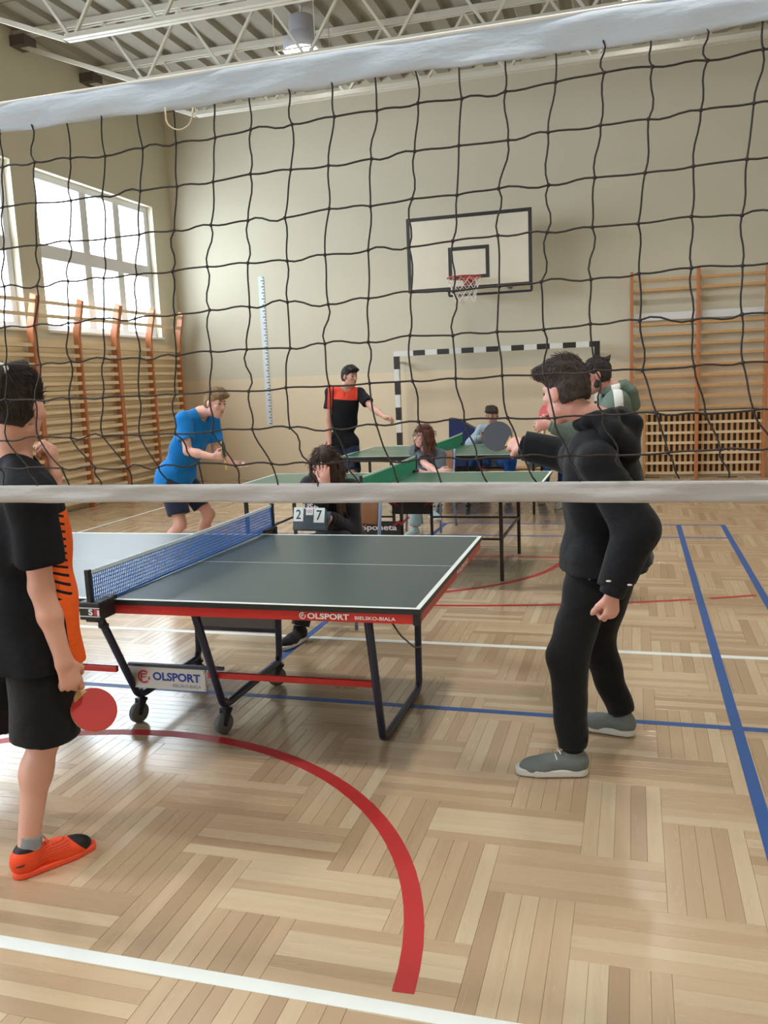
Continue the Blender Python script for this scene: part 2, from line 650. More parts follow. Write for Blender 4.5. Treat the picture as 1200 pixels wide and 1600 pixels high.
# painted court lines lie on the parquet
M_LW = mat('white_line_paint', srgb(222, 228, 226), 0.45, var=0.05, scale=9)
M_LB = mat('blue_line_paint', srgb(38, 84, 150), 0.45, var=0.10, scale=9)
M_LR = mat('red_line_paint', srgb(178, 44, 44), 0.45, var=0.10, scale=9)
LT = 0.0009
def hline(y, x0, x1, w, m_, lab):
    MB().box((x0, y - w / 2, -0.001), (x1, y + w / 2, LT)).build('court_line', m_, fl, label=lab)
def vline(x, y0, y1, w, m_, lab):
    MB().box((x - w / 2, y0, -0.001), (x + w / 2, y1, LT + 0.0003)).build('court_line', m_, fl, label=lab)
def arc(cx, cy, r, a0, a1, w, m_, lab, n=48):
    vs, fs = [], []
    for i in range(n + 1):
        a = math.radians(a0 + (a1 - a0) * i / n)
        for rr in (r - w / 2, r + w / 2):
            for z in (-0.001, LT - 0.0003):
                vs.append((cx + rr * math.cos(a), cy + rr * math.sin(a), z))
    for i in range(n):
        b = 4 * i
        fs += [(b + 1, b + 3, b + 7, b + 5), (b, b + 1, b + 5, b + 4), (b + 3, b + 2, b + 6, b + 7)]
    MB().add(vs, fs).build('court_line', m_, fl, label=lab)
hline(1.925, -6.33, 2.65, 0.05, M_LW, 'white centre line under the net')
hline(5.01, -6.33, 2.65, 0.05, M_LW, 'white attack line behind the near table')
hline(11.03, -6.33, 2.65, 0.04, M_LW, 'white end line near the back wall')
vline(-6.33, -7.0, 11.03, 0.04, M_LW, 'white side line by the wall bars')
vline(2.65, -7.0, 11.03, 0.04, M_LW, 'white side line on the right')
hline(3.975, -5.0, 0.91, 0.045, M_LB, 'blue service line under the near table')
hline(8.66, -5.0, 0.91, 0.04, M_LB, 'thin blue line near the far tables')
hline(9.375, -5.0, 0.91, 0.04, M_LB, 'thin blue back line near the far tables')
vline(0.457, -5.5, 9.395, 0.05, M_LB, 'long blue line on the right')
vline(0.895, -5.5, 9.395, 0.05, M_LB, 'outer blue line on the right')
vline(-2.042, 3.975, 9.395, 0.045, M_LB, 'blue line running back under the near table')
arc(-2.1, 1.92, 1.51, 2.6, 177.4, 0.062, M_LR, 'thick red half circle in the foreground')
arc(-2.1, 1.92, 1.51, 182.6, 357.4, 0.062, M_LR, 'red half circle on the viewer side of the net')
arc(-2.1, 7.62, 1.51, 180, 360, 0.05, M_LR, 'red half circle under the green table')
hline(7.63, -3.62, -0.58, 0.04, M_LR, 'thin red line closing the far half circle')
arc(-2.06, 13.2, 7.35, 224, 289.6, 0.045, M_LR, 'long red arc behind the near table', 60)
arc(-2.06, 13.2, 7.35, 290.6, 293.3, 0.045, M_LR, 'red arc dash between the two blue lines', 8)
arc(-2.06, 13.2, 7.35, 294.2, 312, 0.045, M_LR, 'red arc right of the blue lines', 16)

# ------------------------------------------------------------------ fittings on the walls
M_PINE = mat('varnished_pine', srgb(206, 158, 104), 0.4, var=0.14, scale=3, stretch=(6, 6, 0.7))
M_PINE_RED = mat('reddish_pine_post', srgb(188, 118, 76), 0.4, var=0.14, scale=3, stretch=(6, 6, 0.7))
M_RUNG = mat('pale_pine_rung', srgb(228, 204, 168), 0.42, var=0.14, scale=3, stretch=(6, 1, 6))
def wall_bars_left(y0, y1, posts, label):
    t = thing('wall_bars', label, 'wall bars', (XL + 0.1, (y0 + y1) / 2, 0), 'climbing wall bars')
    xp = XL + 0.13
    for y in posts:
        MB().prism([(xp - 0.05, y - 0.022, 0.0), (xp + 0.05, y - 0.022, 0.0), (xp + 0.05, y - 0.022, 2.45), (xp + 0.15, y - 0.022, 2.90), (xp + 0.06, y - 0.022, 2.94), (xp - 0.05, y - 0.022, 2.5)], (0, 0.044, 0)).build('post', M_PINE_RED, t, bevel=0.006)
        MB().box((XL - 0.002, y - 0.03, 2.2), (xp - 0.05, y + 0.03, 2.3)).build('wall_bracket', M_STEEL, t)
    for a, b in zip(posts[:-1], posts[1:]):
        L = abs(b - a) - 0.04
        me = MB().bar((0, -L / 2, 0), (0, L / 2, 0), 0.034, 0.046).mesh('rung', M_RUNG)
        mid = (a + b) / 2
        for i in range(18):
            dup_mesh('rung', me, (xp + 0.012, mid, 0.12 + 0.127 * i), t)
        dup_mesh('rung', me, (xp + 0.075, mid, 2.66), t)
        dup_mesh('rung', me, (xp + 0.105, mid, 2.83), t)
wall_bars_left(11.53, 13.38, [13.38, 12.46, 11.53], 'wooden wall bars on the window wall, in the far left corner')
wall_bars_left(9.65, 11.45, [11.49, 10.58, 9.65], 'wooden wall bars on the window wall, second from the corner')
wall_bars_left(7.75, 9.6, [9.61, 8.68, 7.75], 'wooden wall bars on the window wall, nearest the left photo edge')

# wooden boarding behind the bars
bd = thing('wall_boarding', 'horizontal pale wooden boards on the wall behind the bars', 'boarding', (XL + 0.012, 10.5, 0.02))
me = MB().box((-0.012, -2.95, -0.055), (0.012, 2.95, 0.055)).mesh('board', mat('pale_board', srgb(230, 211, 174), 0.5, var=0.12, scale=2, stretch=(5, 0.6, 5)))
for i in range(20):
    dup_mesh('board', me, (XL + 0.012, 10.5, 0.08 + 0.118 * i), bd)

t = thing('wall_bars', 'wooden wall bars on the back wall at the right, in front of the lattice', 'wall bars', (0.9, YB - 0.1, 0), 'climbing wall bars')
px = [-0.03, 0.9, 1.83]
for x in px:
    MB().box((x - 0.024, YB - 0.22, 0.0), (x + 0.024, YB - 0.09, 3.06)).build('post', M_PINE_RED, t, bevel=0.006)
    MB().box((x - 0.03, YB - 0.09, 2.6), (x + 0.03, YB, 2.68)).build('wall_bracket', M_STEEL, t)
for a, b in zip(px[:-1], px[1:]):
    me = MB().bar((a - (a + b) / 2 + 0.02, 0, 0), ((b - a) / 2 - 0.02, 0, 0), 0.042, 0.036).mesh('rung', M_PINE)
    for z in [2.93, 2.785] + [2.29 - 0.153 * i for i in range(9)]:
        dup_mesh('rung', me, ((a + b) / 2, YB - 0.16, z), t)
    MB().box((a + 0.03, YB - 0.075, 2.35), (b - 0.03, YB - 0.065, 2.46)).build('white_board', M_WHITE_PAINT, t, label='white board behind the bars')
    for q in (a + 0.1, b - 0.1):
        MB().box((q - 0.015, YB - 0.066, 2.38), (q + 0.015, YB, 2.42)).build('board_spacer', M_WHITE_PAINT, t)

lt = thing('lattice_cover', 'wooden lattice radiator cover behind the right wall bars', 'lattice', (1.0, YB - 0.06, 0))
hs = MB().box((-0.84, -0.012, -0.020), (0.84, 0.012, 0.020)).mesh('horizontal_slat', M_RUNG)
for i in range(7):
    dup_mesh('horizontal_slat', hs, (1.0, YB - 0.052, 0.06 + i * 0.1525), lt)
vsl = MB().box((-0.019, -0.011, -0.46), (0.019, 0.011, 0.46)).mesh('vertical_slat', M_PINE)
for i in range(21):
    dup_mesh('vertical_slat', vsl, (1.0 - 0.81 + i * 0.081, YB - 0.03, 0.515), lt)
MB().box((0.18, YB - 0.017, 0.05), (1.82, YB - 0.006, 0.97)).build('dark_backing', mat('radiator_dark', srgb(62, 46, 34), 0.7), lt)
for x in (0.16, 1.84):
    MB().box((x - 0.02, YB - 0.066, 0.0), (x + 0.02, YB - 0.003, 1.0)).build('side_post', M_PINE, lt, bevel=0.004)
MB().tube([(0.2, YB - 0.05, 0.99), (0.5, YB - 0.05, 1.0), (1.1, YB - 0.05, 0.995), (1.7, YB - 0.05, 1.0), (1.8, YB - 0.05, 0.985)], 0.012, 8).build('top_cable', mat('dark_cable', srgb(70, 52, 44), 0.6), lt)

# height scale strip
rs = thing('height_scale', 'long white measuring strip on the back wall left of the orange-shirted player', 'measuring strip', (-6.03, YB, 0.95))
MB().box((-6.095, YB - 0.008, 0.95), (-5.995, YB, 3.45)).build('strip', mat('white_plastic_strip', srgb(214, 222, 226), 0.5, var=0.04), rs)
tk = MB()
for i in range(50):
    z = 0.98 + 0.05 * i
    tk.box((-5.995 - (0.05 if i % 2 == 0 else 0.025), YB - 0.0095, z - 0.011), (-5.995, YB - 0.0075, z + 0.011))
tag(tk.build('tick_marks', mat('grey_tick', srgb(120, 128, 134), 0.6), rs), kind='stuff')

# handball goal
M_BLK = mat('black_goal_paint', srgb(34, 28, 28), 0.4)
M_GW = mat('white_goal_paint', srgb(222, 222, 218), 0.4, var=0.05)
g = thing('handball_goal', 'black and white banded goal standing against the back wall', 'goal', (-2.06, 13.24, 0))
gx0, gx1, gy = -2.06 - 1.54, -2.06 + 1.54, 13.24
def band(lo, hi, black):
    MB().box(lo, hi).build('black_band' if black else 'white_band', M_BLK if black else M_GW, g)
segs = [(gx0 - 0.04, gx0 + 0.28, False)]
x = gx0 + 0.28; k = 0
while x < gx1 - 0.3:
    segs.append((x, x + 0.192, k % 2 == 0)); x += 0.192; k += 1
segs.append((x, gx1 + 0.04, True))
for a, b, bl in segs:
    band((a, gy - 0.04, 2.0), (b, gy + 0.04, 2.08), bl)
for xx in (gx0, gx1):
    z, k = 0.0, 0
    while z < 1.99:
        band((xx - 0.04, gy - 0.04, z), (xx + 0.04, gy + 0.04, min(2.0, z + 0.2)), k % 2 == 1)
        z += 0.2; k += 1
    for zz in (0.1, 1.9):
        MB().box((xx - 0.015, gy + 0.04, zz - 0.02), (xx + 0.015, YB - 0.004, zz + 0.02)).build('wall_stay', M_GW, g)

# basketball backboard
bb = thing('basketball_backboard', 'white basketball backboard with black border and red hoop on the back wall', 'backboard', (-2.264, YB, 3.0))
cx, by, bz = -2.264, 12.44, 2.872
M_BOARD = mat('white_board_panel', srgb(208, 201, 184), 0.4, var=0.03)
M_BLINE = mat('black_board_line', srgb(40, 34, 36), 0.45)
MB().box((cx - 0.9, by, bz), (cx + 0.9, by + 0.03, bz + 1.05)).build('panel', M_BOARD, bb)
for nm, lo, hi in [('border', (-0.9, 0), (0.9, 0.05)), ('border', (-0.9, 1.0), (0.9, 1.05)), ('border', (-0.9, 0.05), (-0.85, 1.0)), ('border', (0.85, 0.05), (0.9, 1.0)),
                   ('target_line', (-0.295, 0.15), (0.295, 0.20)), ('target_line', (-0.295, 0.55), (0.295, 0.60)), ('target_line', (-0.295, 0.2), (-0.245, 0.55)), ('target_line', (0.245, 0.2), (0.295, 0.55))]:
    MB().box((cx + lo[0], by - 0.004, bz + lo[1]), (cx + hi[0], by + 0.001, bz + hi[1])).build(nm, M_BLINE, bb)
hz, hy = 3.0, by - 0.15 - 0.225
M_RIM = mat('red_hoop_steel', srgb(168, 62, 58), 0.4)
rim = [(cx + 0.235 * math.cos(a), hy + 0.235 * math.sin(a), hz) for a in np.linspace(0, 2 * math.pi, 33)]
ro = MB().tube(rim, 0.011, 8, caps=False).box((cx - 0.07, hy + 0.23, hz - 0.012), (cx + 0.07, by - 0.003, hz + 0.012)).box((cx - 0.08, by - 0.015, hz - 0.07), (cx + 0.08, by - 0.003, hz + 0.05)).build('hoop', M_RIM, bb, smooth=False)
nm = MB()
for k in range(12):
    a0 = 2 * math.pi * k / 12
    for s in (-1, 1):
        pts = []
        for i in range(6):
            a = a0 + s * i * math.pi / 12
            r = 0.232 - 0.022 * i if i < 4 else 0.155
            pts.append((cx + r * math.cos(a), hy + r * math.sin(a), hz - 0.01 - 0.065 * i))
        nm.tube(pts, 0.0045, 4)
nm.build('hoop_net', mat('white_cord', srgb(216, 206, 200), 0.8), ro)
M_ARM = mat('dark_blue_steel', srgb(52, 54, 72), 0.4)
for dx in (-0.42, 0.42):
    for z in (bz + 0.12, bz + 0.9):
        MB().bar((cx + dx, by + 0.03, z), (cx + dx, YB, z), 0.05, 0.05).build('support_arm', M_ARM, bb)
    MB().bar((cx + dx, by + 0.06, bz + 0.12), (cx + dx, YB, bz + 0.86), 0.03, 0.03).build('brace', M_ARM, bb)
MB().tube(fillet([(cx - 0.36, 12.75, bz + 0.1), (cx - 0.36, 12.75, bz - 0.045), (cx + 0.85, 12.75, bz - 0.045), (cx + 0.85, 12.75, bz + 0.3)], 0.02), 0.018, 8).build('lower_frame', M_ARM, bb)
MB().bar((cx + 0.85, 12.75, bz + 0.28), (cx + 0.85, by + 0.03, bz + 0.28), 0.03, 0.03).build('frame_link', M_ARM, bb)
MB().bar((cx - 0.36, 12.75, bz + 0.1), (cx - 0.36, by + 0.03, bz + 0.1), 0.03, 0.03).build('frame_link', M_ARM, bb)
# ================================================================== table tennis tables
M_TOPGREY = mat('grey_green_table_top', srgb(62, 77, 80), 0.34, var=0.05, scale=3, spec=0.38)
M_TOPEDGE = mat('dark_table_edge', srgb(34, 38, 38), 0.5)
M_TWHITE = mat('white_table_line', srgb(224, 232, 230), 0.45, var=0.03)
M_APRON = mat('red_table_apron', srgb(196, 44, 40), 0.4, var=0.06)
M_NAVY = mat('navy_tube_steel', srgb(36, 40, 66), 0.35, 0.1, var=0.1)
M_TBLACK = mat('black_plastic', srgb(26, 27, 31), 0.45)
M_CASTER = mat('grey_caster_rubber', srgb(92, 96, 100), 0.5)
M_PANELW = mat('pale_grey_panel', srgb(205, 205, 202), 0.45, var=0.04)
M_PANELG = mat('mid_grey_panel', srgb(142, 140, 142), 0.5, var=0.05)
M_LOGOB = mat('blue_lettering', srgb(36, 66, 150), 0.5)
M_LOGOR = mat('red_lettering', srgb(198, 52, 66), 0.5)
M_LOGOW = mat('white_lettering', srgb(240, 232, 232), 0.5)
M_LOGOG = mat('grey_lettering', srgb(128, 132, 150), 0.5)
EX, EY, EZ = np.array([1.0, 0, 0]), np.array([0, 1.0, 0]), np.array([0, 0, 1.0])

TH = 0.012
e1 = np.array([math.cos(TH), math.sin(TH), 0]); e2 = np.array([-math.sin(TH), math.cos(TH), 0])
T0 = np.array([-0.783, 3.075, 0])
def T(u, v, z): return T0 - u * e1 + v * e2 + np.array([0, 0, z])
tb = thing('table_tennis_table', 'grey-green table tennis table with red apron and navy wheeled legs in front', 'table tennis table', T(1.37, 0.76, 0))
def tbox(u0, u1, v0, v1, z0, z1, nm, m_, bev=0.0, parent=None):
    c = (T(u0, v0, z0) + T(u1, v1, z1)) / 2
    return MB().obox(c, (e1, e2, EZ), (abs(u1 - u0) / 2, abs(v1 - v0) / 2, abs(z1 - z0) / 2)).build(nm, m_, parent or tb, bevel=bev)
for u0, u1 in ((0.0, 1.368), (1.372, 2.74)):
    half = tbox(u0, u1, 0, 1.525, 0.738, 0.7595, 'table_top', M_TOPEDGE)
    tbox(u0 + 0.001, u1 - 0.001, 0.001, 1.524, 0.759, 0.7602, 'playing_surface', M_TOPGREY, parent=half)
    tbox(u0, u1, 0, 0.02, 0.7598, 0.7608, 'side_line', M_TWHITE, parent=half)
    tbox(u0, u1, 1.505, 1.525, 0.7598, 0.7608, 'side_line', M_TWHITE, parent=half)
    tbox(u0, u1, 0.7610, 0.7640, 0.7598, 0.7606, 'centre_line', M_TWHITE, parent=half)
    a = 0.0 if u0 == 0 else 2.72
    tbox(a, a + 0.02, 0.02, 1.505, 0.7598, 0.7608, 'end_line', M_TWHITE, parent=half)
    tbox(u0 + 0.006, u1 - 0.006, 0.006, 0.030, 0.698, 0.738, 'apron', M_APRON)
    a = 0.006 if u0 == 0 else 2.71
    tbox(a, a + 0.024, 0.03, 1.495, 0.698, 0.738, 'apron', M_APRON)
tbox(0.001, 0.03, 0.001, 0.03, 0.694, 0.737, 'corner_cap', M_TBLACK, 0.003)
# lettering on the near apron
def near(x, z): return np.array([x, T(-0.783 - x, 0.005, 0)[1] - 0.0005, z])
c0 = near(-1.266, 0.718)
ring = MB()
a = np.linspace(0, 2 * math.pi, 21)
for i in range(20):
    if 1 <= i <= 2: continue
    p, q = a[i], a[i + 1]
    ring.prism([c0 + r * np.array([math.cos(t), 0, math.sin(t)]) for r, t in ((0.0105, p), (0.0142, p), (0.0142, q), (0.0105, q))], (0, -0.0008, 0))
ring.box(c0 + (-0.006, -0.0008, -0.008), c0 + (-0.003, 0, 0.007)).box(c0 + (-0.006, -0.0008, 0.003), c0 + (0.006, 0, 0.006)).box(c0 + (-0.006, -0.0008, -0.002), c0 + (0.005, 0, 0.001))
ring.build('logo_mark', M_LOGOW, tb, label='white round letter mark on the red apron')
text_mesh('lettering', 'OLSPORT', M_LOGOW, tb, near(-1.158, 0.718), e1, EZ, width=0.175, height=0.024, bold=0.03, label='white lettering OLSPORT on the red apron')
text_mesh('lettering', 'BIELSKO-BIALA', M_LOGOW, tb, near(-0.965, 0.716), e1, EZ, width=0.165, height=0.014, bold=0.01, label='white lettering BIELSKO-BIALA on the red apron')
ep = T(-0.0005 + 0.006, 0.95, 0.718)
text_mesh('lettering', 'POLSPORT', M_LOGOW, tb, ep, e2, EZ, width=0.3, height=0.022, bold=0.03)

def caster(x, y, par, r=0.052, ang=0.0):
    d = np.array([math.cos(ang), math.sin(ang), 0])
    s = np.array([-d[1], d[0], 0])
    k = MB()
    k.tube([(x, y, 0.17), (x, y, 0.115)], 0.011, 8)
    k.obox((x, y, 0.115), (d, s, EZ), (0.022, 0.022, 0.006))
    for q in (-1, 1):
        k.prism([np.array([x, y, 0.115]) + s * q * 0.019 + d * 0.02, np.array([x, y, 0.115]) + s * q * 0.019 - d * 0.02, np.array([x, y, r]) + s * q * 0.019 - d * 0.035, np.array([x, y, r]) + s * q * 0.019 - d * 0.015], s * q * 0.003)
    fk = k.build('caster_fork', M_TBLACK, par)
    MB().lathe(np.array([x, y, r]) - d * 0.02, s, [(0.012, -0.016), (r - 0.006, -0.016), (r, -0.01), (r, 0.01), (r - 0.006, 0.016), (0.012, 0.016)], 20).build('caster_wheel', M_CASTER, fk, smooth=True)
    return fk

# U-shaped tube frames: two end frames that stand on the floor, two rolling ones beside the net
def uframe(x, y0, y1, zb, nm, top0, top1):
    pts = fillet([(x + 0.06, top0, 0.70), (x, y0, zb + 0.02), (x, y0 + 0.05, zb), (x, y1 - 0.03, zb), (x, y1, zb + 0.03), (x, y1 + 0.02, 0.42), (x + 0.04, top1, 0.70)], 0.09, 6)
    return MB().tube(pts, 0.018, 12).build(nm, M_NAVY, tb, smooth=True)
uframe(-1.085, 3.50, 4.19, 0.018, 'end_leg_frame', 3.17, 4.42)
uframe(-3.24, 3.47, 4.15, 0.018, 'end_leg_frame', 3.13, 4.38)
for x, yn in ((-1.86, 3.47), (-2.35, 3.52)):
    uframe(x, yn, 4.15, 0.135, 'rolling_leg_frame', 3.16, 4.40)
    caster(x, yn + 0.03, tb, ang=1.2)
    caster(x, 4.15, tb, ang=0.5)
MB().bar((-1.88, 3.39, 0.325), (-1.08, 3.40, 0.325), 0.022, 0.028).build('stretcher', M_APRON, tb, bevel=0.003)
MB().bar((-3.25, 3.38, 0.325), (-2.36, 3.39, 0.325), 0.022, 0.028).build('stretcher', M_APRON, tb, bevel=0.003)
yp = 3.475
MB().bar((-2.36, yp + 0.01, 0.318), (-1.85, yp + 0.01, 0.322), 0.02, 0.014).build('panel_rail', M_NAVY, tb)
pn = MB().box((-2.355, yp, 0.205), (-1.945, yp + 0.008, 0.312)).build('name_panel', M_PANELW, tb, label='pale panel with the maker name')
for q in ((-2.35, 0.3), (-2.35, 0.215), (-1.955, 0.3), (-1.955, 0.215)):
    MB().ellipsoid((q[0], yp - 0.002, q[1]), (EX, EY, EZ), (0.006, 0.004, 0.006), 8, 6).build('bolt', M_TWHITE, pn, smooth=True)
c0 = np.array([-2.275, yp - 0.0004, 0.262])
lm = MB()
a = np.linspace(0, 2 * math.pi, 25)
for i in range(24):
    if 0 <= i <= 2 or i == 21: continue
    p, q = a[i], a[i + 1]
    lm.prism([c0 + r * np.array([math.cos(t), 0, math.sin(t)]) for r, t in ((0.024, p), (0.034, p), (0.034, q), (0.024, q))], (0, -0.0008, 0))
lm.box(c0 + (-0.017, -0.0008, -0.022), c0 + (-0.010, 0, 0.018)).box(c0 + (-0.017, -0.0008, 0.010), c0 + (0.018, 0, 0.017)).box(c0 + (-0.017, -0.0008, -0.004), c0 + (0.014, 0, 0.002))
lm.build('logo_mark', M_LOGOR, pn, label='red round letter mark on the panel')
text_mesh('lettering', 'OLSPORT', M_LOGOB, pn, (-2.098, yp - 0.0004, 0.268), EX, EZ, width=0.255, height=0.042, bold=0.035, label='blue lettering OLSPORT on the panel')
text_mesh('lettering', 'BIELSKO-BIALA', M_LOGOG, pn, (-2.045, yp - 0.0004, 0.226), EX, EZ, width=0.15, height=0.016, bold=0.0, label='grey lettering BIELSKO-BIALA on the panel')
MB().obox(((-1.86 - 2.35) / 2, 4.17, 0.43), (EX, EY, EZ), (0.235, 0.006, 0.125)).build('storage_panel', M_PANELG, tb)
MB().bar((-2.35, 4.17, 0.30), (-1.86, 4.17, 0.30), 0.02, 0.02).build('storage_rail', M_NAVY, tb)
cab = [T(0.06, 0.65, 0.70), T(0.16, 0.75, 0.64), T(0.22, 0.85, 0.58), (-1.06, 4.2, 0.5)]
MB().tube(fillet([at(612, 972, 3.12), at(625, 992, 3.3), at(648, 1012, 3.9), at(658, 1010, 4.19)], 0.1), 0.004, 6).build('locking_cable', M_TBLACK, tb, smooth=True)

def table_net(label, A, B, zt, m_net, m_tape, clampdir, sag=0.006, cell=0.017, tag_near=True):
    """net between posts A and B (xy at the table edge)"""
    A, B = np.array(A, float), np.array(B, float)
    t = thing('table_net', label, 'table net', (A[0], A[1], zt), 'nets on the tables')
    d = unit(B - A); L = np.linalg.norm(B - A)
    h = 0.1525
    n = MB()
    def top(s): return A[2] + h + (B[2] - A[2]) * s / L - 4 * sag * (s / L) * (1 - s / L)
    pt = lambda s, f: np.array([A[0] + d[0] * s, A[1] + d[1] * s, (A[2] + (B[2] - A[2]) * s / L + 0.004) * (1 - f) + top(s) * f])
    nv = int(L / cell)
    for i in range(nv + 1):
        n.bar(pt(L * i / nv, 0), pt(L * i / nv, 1), 0.0032, 0.0032, d)
    for j in range(9):
        for i in range(10):
            n.bar(pt(L * i / 10, j / 9), pt(L * (i + 1) / 10, j / 9), 0.0030, 0.0030)
    tag(n.build('mesh', m_net, t), kind='stuff')
    tp_ = MB()
    for i in range(12):
        tp_.bar(pt(L * i / 12, 1) - (0, 0, 0.006), pt(L * (i + 1) / 12, 1) - (0, 0, 0.006), 0.006, 0.016)
    tp_.build('top_tape', m_tape, t)
    bt = MB()
    for i in range(12):
        bt.bar(pt(L * i / 12, 0.02), pt(L * (i + 1) / 12, 0.02), 0.004, 0.008)
    bt.build('bottom_cord', m_net, t)
    for P, s in ((A, 1), (B, -1)):
        MB().box((P[0] - 0.011, P[1] - 0.011, P[2] - 0.05), (P[0] + 0.011, P[1] + 0.011, P[2] + h + 0.008)).build('post', M_TBLACK, t, bevel=0.003)
        c = np.array([P[0], P[1], P[2]]) + d * s * 0.07
        s_ = np.cross(d, EZ)
        cl = MB().obox(c + (0, 0, 0.012), (d, s_, EZ), (0.075, 0.028, 0.010)).obox(c + (0, 0, -0.045), (d, s_, EZ), (0.06, 0.024, 0.008)).obox(np.array([P[0], P[1], P[2] - 0.02]) + d * s * 0.008, (d, s_, EZ), (0.016, 0.026, 0.04)).build('clamp', M_TBLACK, t, bevel=0.003)
        MB().tube([c + (0, 0, -0.1), c + (0, 0, -0.05)], 0.008, 8).lathe(c + (0, 0, -0.105), EZ, [(0.0, 0), (0.022, 0.002), (0.022, 0.014), (0.0, 0.016)], 12).build('clamp_screw', M_TBLACK, cl)
    return t
M_NETBLUE = mat('blue_net_cord', srgb(48, 104, 180), 0.7)
M_NETTAPE = mat('pale_net_tape', srgb(206, 222, 236), 0.6, var=0.04)
M_NETGREEN = mat('green_net_cord', srgb(38, 128, 92), 0.7)
M_NETTAPEG = mat('mint_net_tape', srgb(190, 222, 208), 0.6, var=0.04)
nt = table_net('blue net with black clamp posts on the near table', (-2.142, 2.935, 0.757), (-2.095, 4.70, 0.767), 0.76, M_NETBLUE, M_NETTAPE, 1, cell=0.013)
# clamp body of the near post with its badge
cb = MB().obox((-2.14, 2.975, 0.745), (EX, EY, EZ), (0.05, 0.055, 0.038)).build('clamp_body', M_TBLACK, nt, bevel=0.005)
MB().box((-2.188, 2.918, 0.757), (-2.092, 2.9205, 0.761)).box((-2.188, 2.918, 0.722), (-2.092, 2.9205, 0.726)).build('silver_trim', M_PANELW, cb)
text_mesh('badge_letter', 'S', M_LOGOW, cb, (-2.135, 2.9195, 0.742), EX, EZ, width=0.02, height=0.026, bold=0.03)
MB().box((-2.118, 2.918, 0.73), (-2.104, 2.9205, 0.755)).build('badge_red', M_LOGOR, cb)
MB().box((-2.103, 2.918, 0.728), (-2.094, 2.9205, 0.752)).build('badge_white', M_LOGOW, cb)

# the two green tables further back
M_TOPGREEN = mat('dark_green_table_top', srgb(58, 104, 86), 0.3, var=0.05, scale=3)
M_LEGBLK = mat('black_square_tube', srgb(36, 28, 28), 0.4)
M_REDHOOK = mat('dark_red_hook', srgb(150, 44, 44), 0.5)
def green_table(label, x0, x1, y0, y1, z, legs, cxs, letters):
    t = thing('table_tennis_table', label, 'table tennis table', ((x0 + x1) / 2, (y0 + y1) / 2, 0))
    xm = (x0 + x1) / 2
    for a, b, e in ((x0, xm - 0.002, x0), (xm + 0.002, x1, x1 - 0.02)):
        h = MB().box((a, y0, z - 0.02), (b, y1, z - 0.001)).build('table_top', M_TOPEDGE, t)
        MB().box((a + 0.001, y0 + 0.001, z - 0.0015), (b - 0.001, y1 - 0.001, z)).build('playing_surface', M_TOPGREEN, h)
        for yy in (y0, y1 - 0.02):
            MB().box((a, yy, z - 0.0005), (b, yy + 0.02, z + 0.0007)).build('side_line', M_TWHITE, h)
        MB().box((a, (y0 + y1) / 2 - 0.0015, z - 0.0005), (b, (y0 + y1) / 2 + 0.0015, z + 0.0006)).build('centre_line', M_TWHITE, h)
        MB().box((e, y0, z - 0.0005), (e + 0.02, y1, z + 0.0009)).build('end_line', M_TWHITE, h)
        MB().box((a + 0.02, y0 + 0.02, z - 0.055), (b - 0.02, y0 + 0.04, z - 0.02)).build('rail', M_LEGBLK, t)
        MB().box((a + 0.02, y1 - 0.04, z - 0.055), (b - 0.02, y1 - 0.02, z - 0.02)).build('rail', M_LEGBLK, t)
    (la, lb), (ya, yb) = legs
    for lx in (la, lb):
        for ly in (ya, yb):
            MB().box((lx - 0.014, ly - 0.014, 0.0), (lx + 0.014, ly + 0.014, z - 0.02)).build('leg', M_LEGBLK, t)
        MB().bar((lx, ya, 0.34), (lx, yb, 0.34), 0.018, 0.018).build('cross_bar', M_LEGBLK, t)
    for ly in (ya, yb):
        for p, q in ((la, cxs[0]), (cxs[1], lb)):
            MB().bar((p, ly, 0.34), (q, ly, 0.34), 0.016, 0.016).build('brace', M_LEGBLK, t)
        for cx_ in cxs:
            MB().box((cx_ - 0.012, ly - 0.012, 0.11), (cx_ + 0.012, ly + 0.012, z - 0.02)).build('centre_leg', M_LEGBLK, t)
            caster(cx_, ly, t, 0.045, 0.9)
    for ly in (ya - 0.03, yb - 0.03):
        pnl = MB().box((cxs[0], ly, 0.37), (cxs[1], ly + 0.012, 0.485)).build('side_panel', M_TBLACK, t)
        for cx_, s in ((cxs[0], -1), (cxs[1], 1)):
            MB().bar((cx_, ly - 0.01, 0.49), (cx_ - 0.06 * s, ly - 0.01, 0.45), 0.02, 0.02).bar((cx_, ly - 0.01, 0.46), (cx_ + 0.07 * s, ly - 0.01, 0.52), 0.018, 0.018).build('hook', M_REDHOOK, pnl)
        if letters and ly < (ya + yb) / 2:
            text_mesh('lettering', 'Sponeta', M_LOGOW, pnl, ((cxs[0] + cxs[1]) / 2 + 0.0, ly - 0.001, 0.428), EX, EZ, width=0.30, height=0.062, bold=0.02, label='white lettering Sponeta on the black panel')
    return t
green_table('dark green table tennis table behind the scorekeeper, second from the front', -3.44, -0.71, 6.36, 7.88, 0.752, ((-3.22, -1.01), (6.69, 7.77)), (-2.2, -1.83), True)
green_table('dark green table tennis table nearest the back wall, behind the girl in glasses', -3.39, -0.66, 9.58, 11.10, 0.752, ((-3.12, -1.12), (10.02, 10.98)), (-2.25, -1.9), False)
table_net('green net on the middle table', (-2.02, 6.24, 0.752), (-2.02, 7.99, 0.752), 0.75, M_NETGREEN, M_NETTAPEG, 1, cell=0.011)
table_net('green net on the table nearest the back wall', (-2.18, 9.46, 0.752), (-2.18, 11.2, 0.752), 0.75, M_NETGREEN, M_NETTAPEG, 1, cell=0.011)

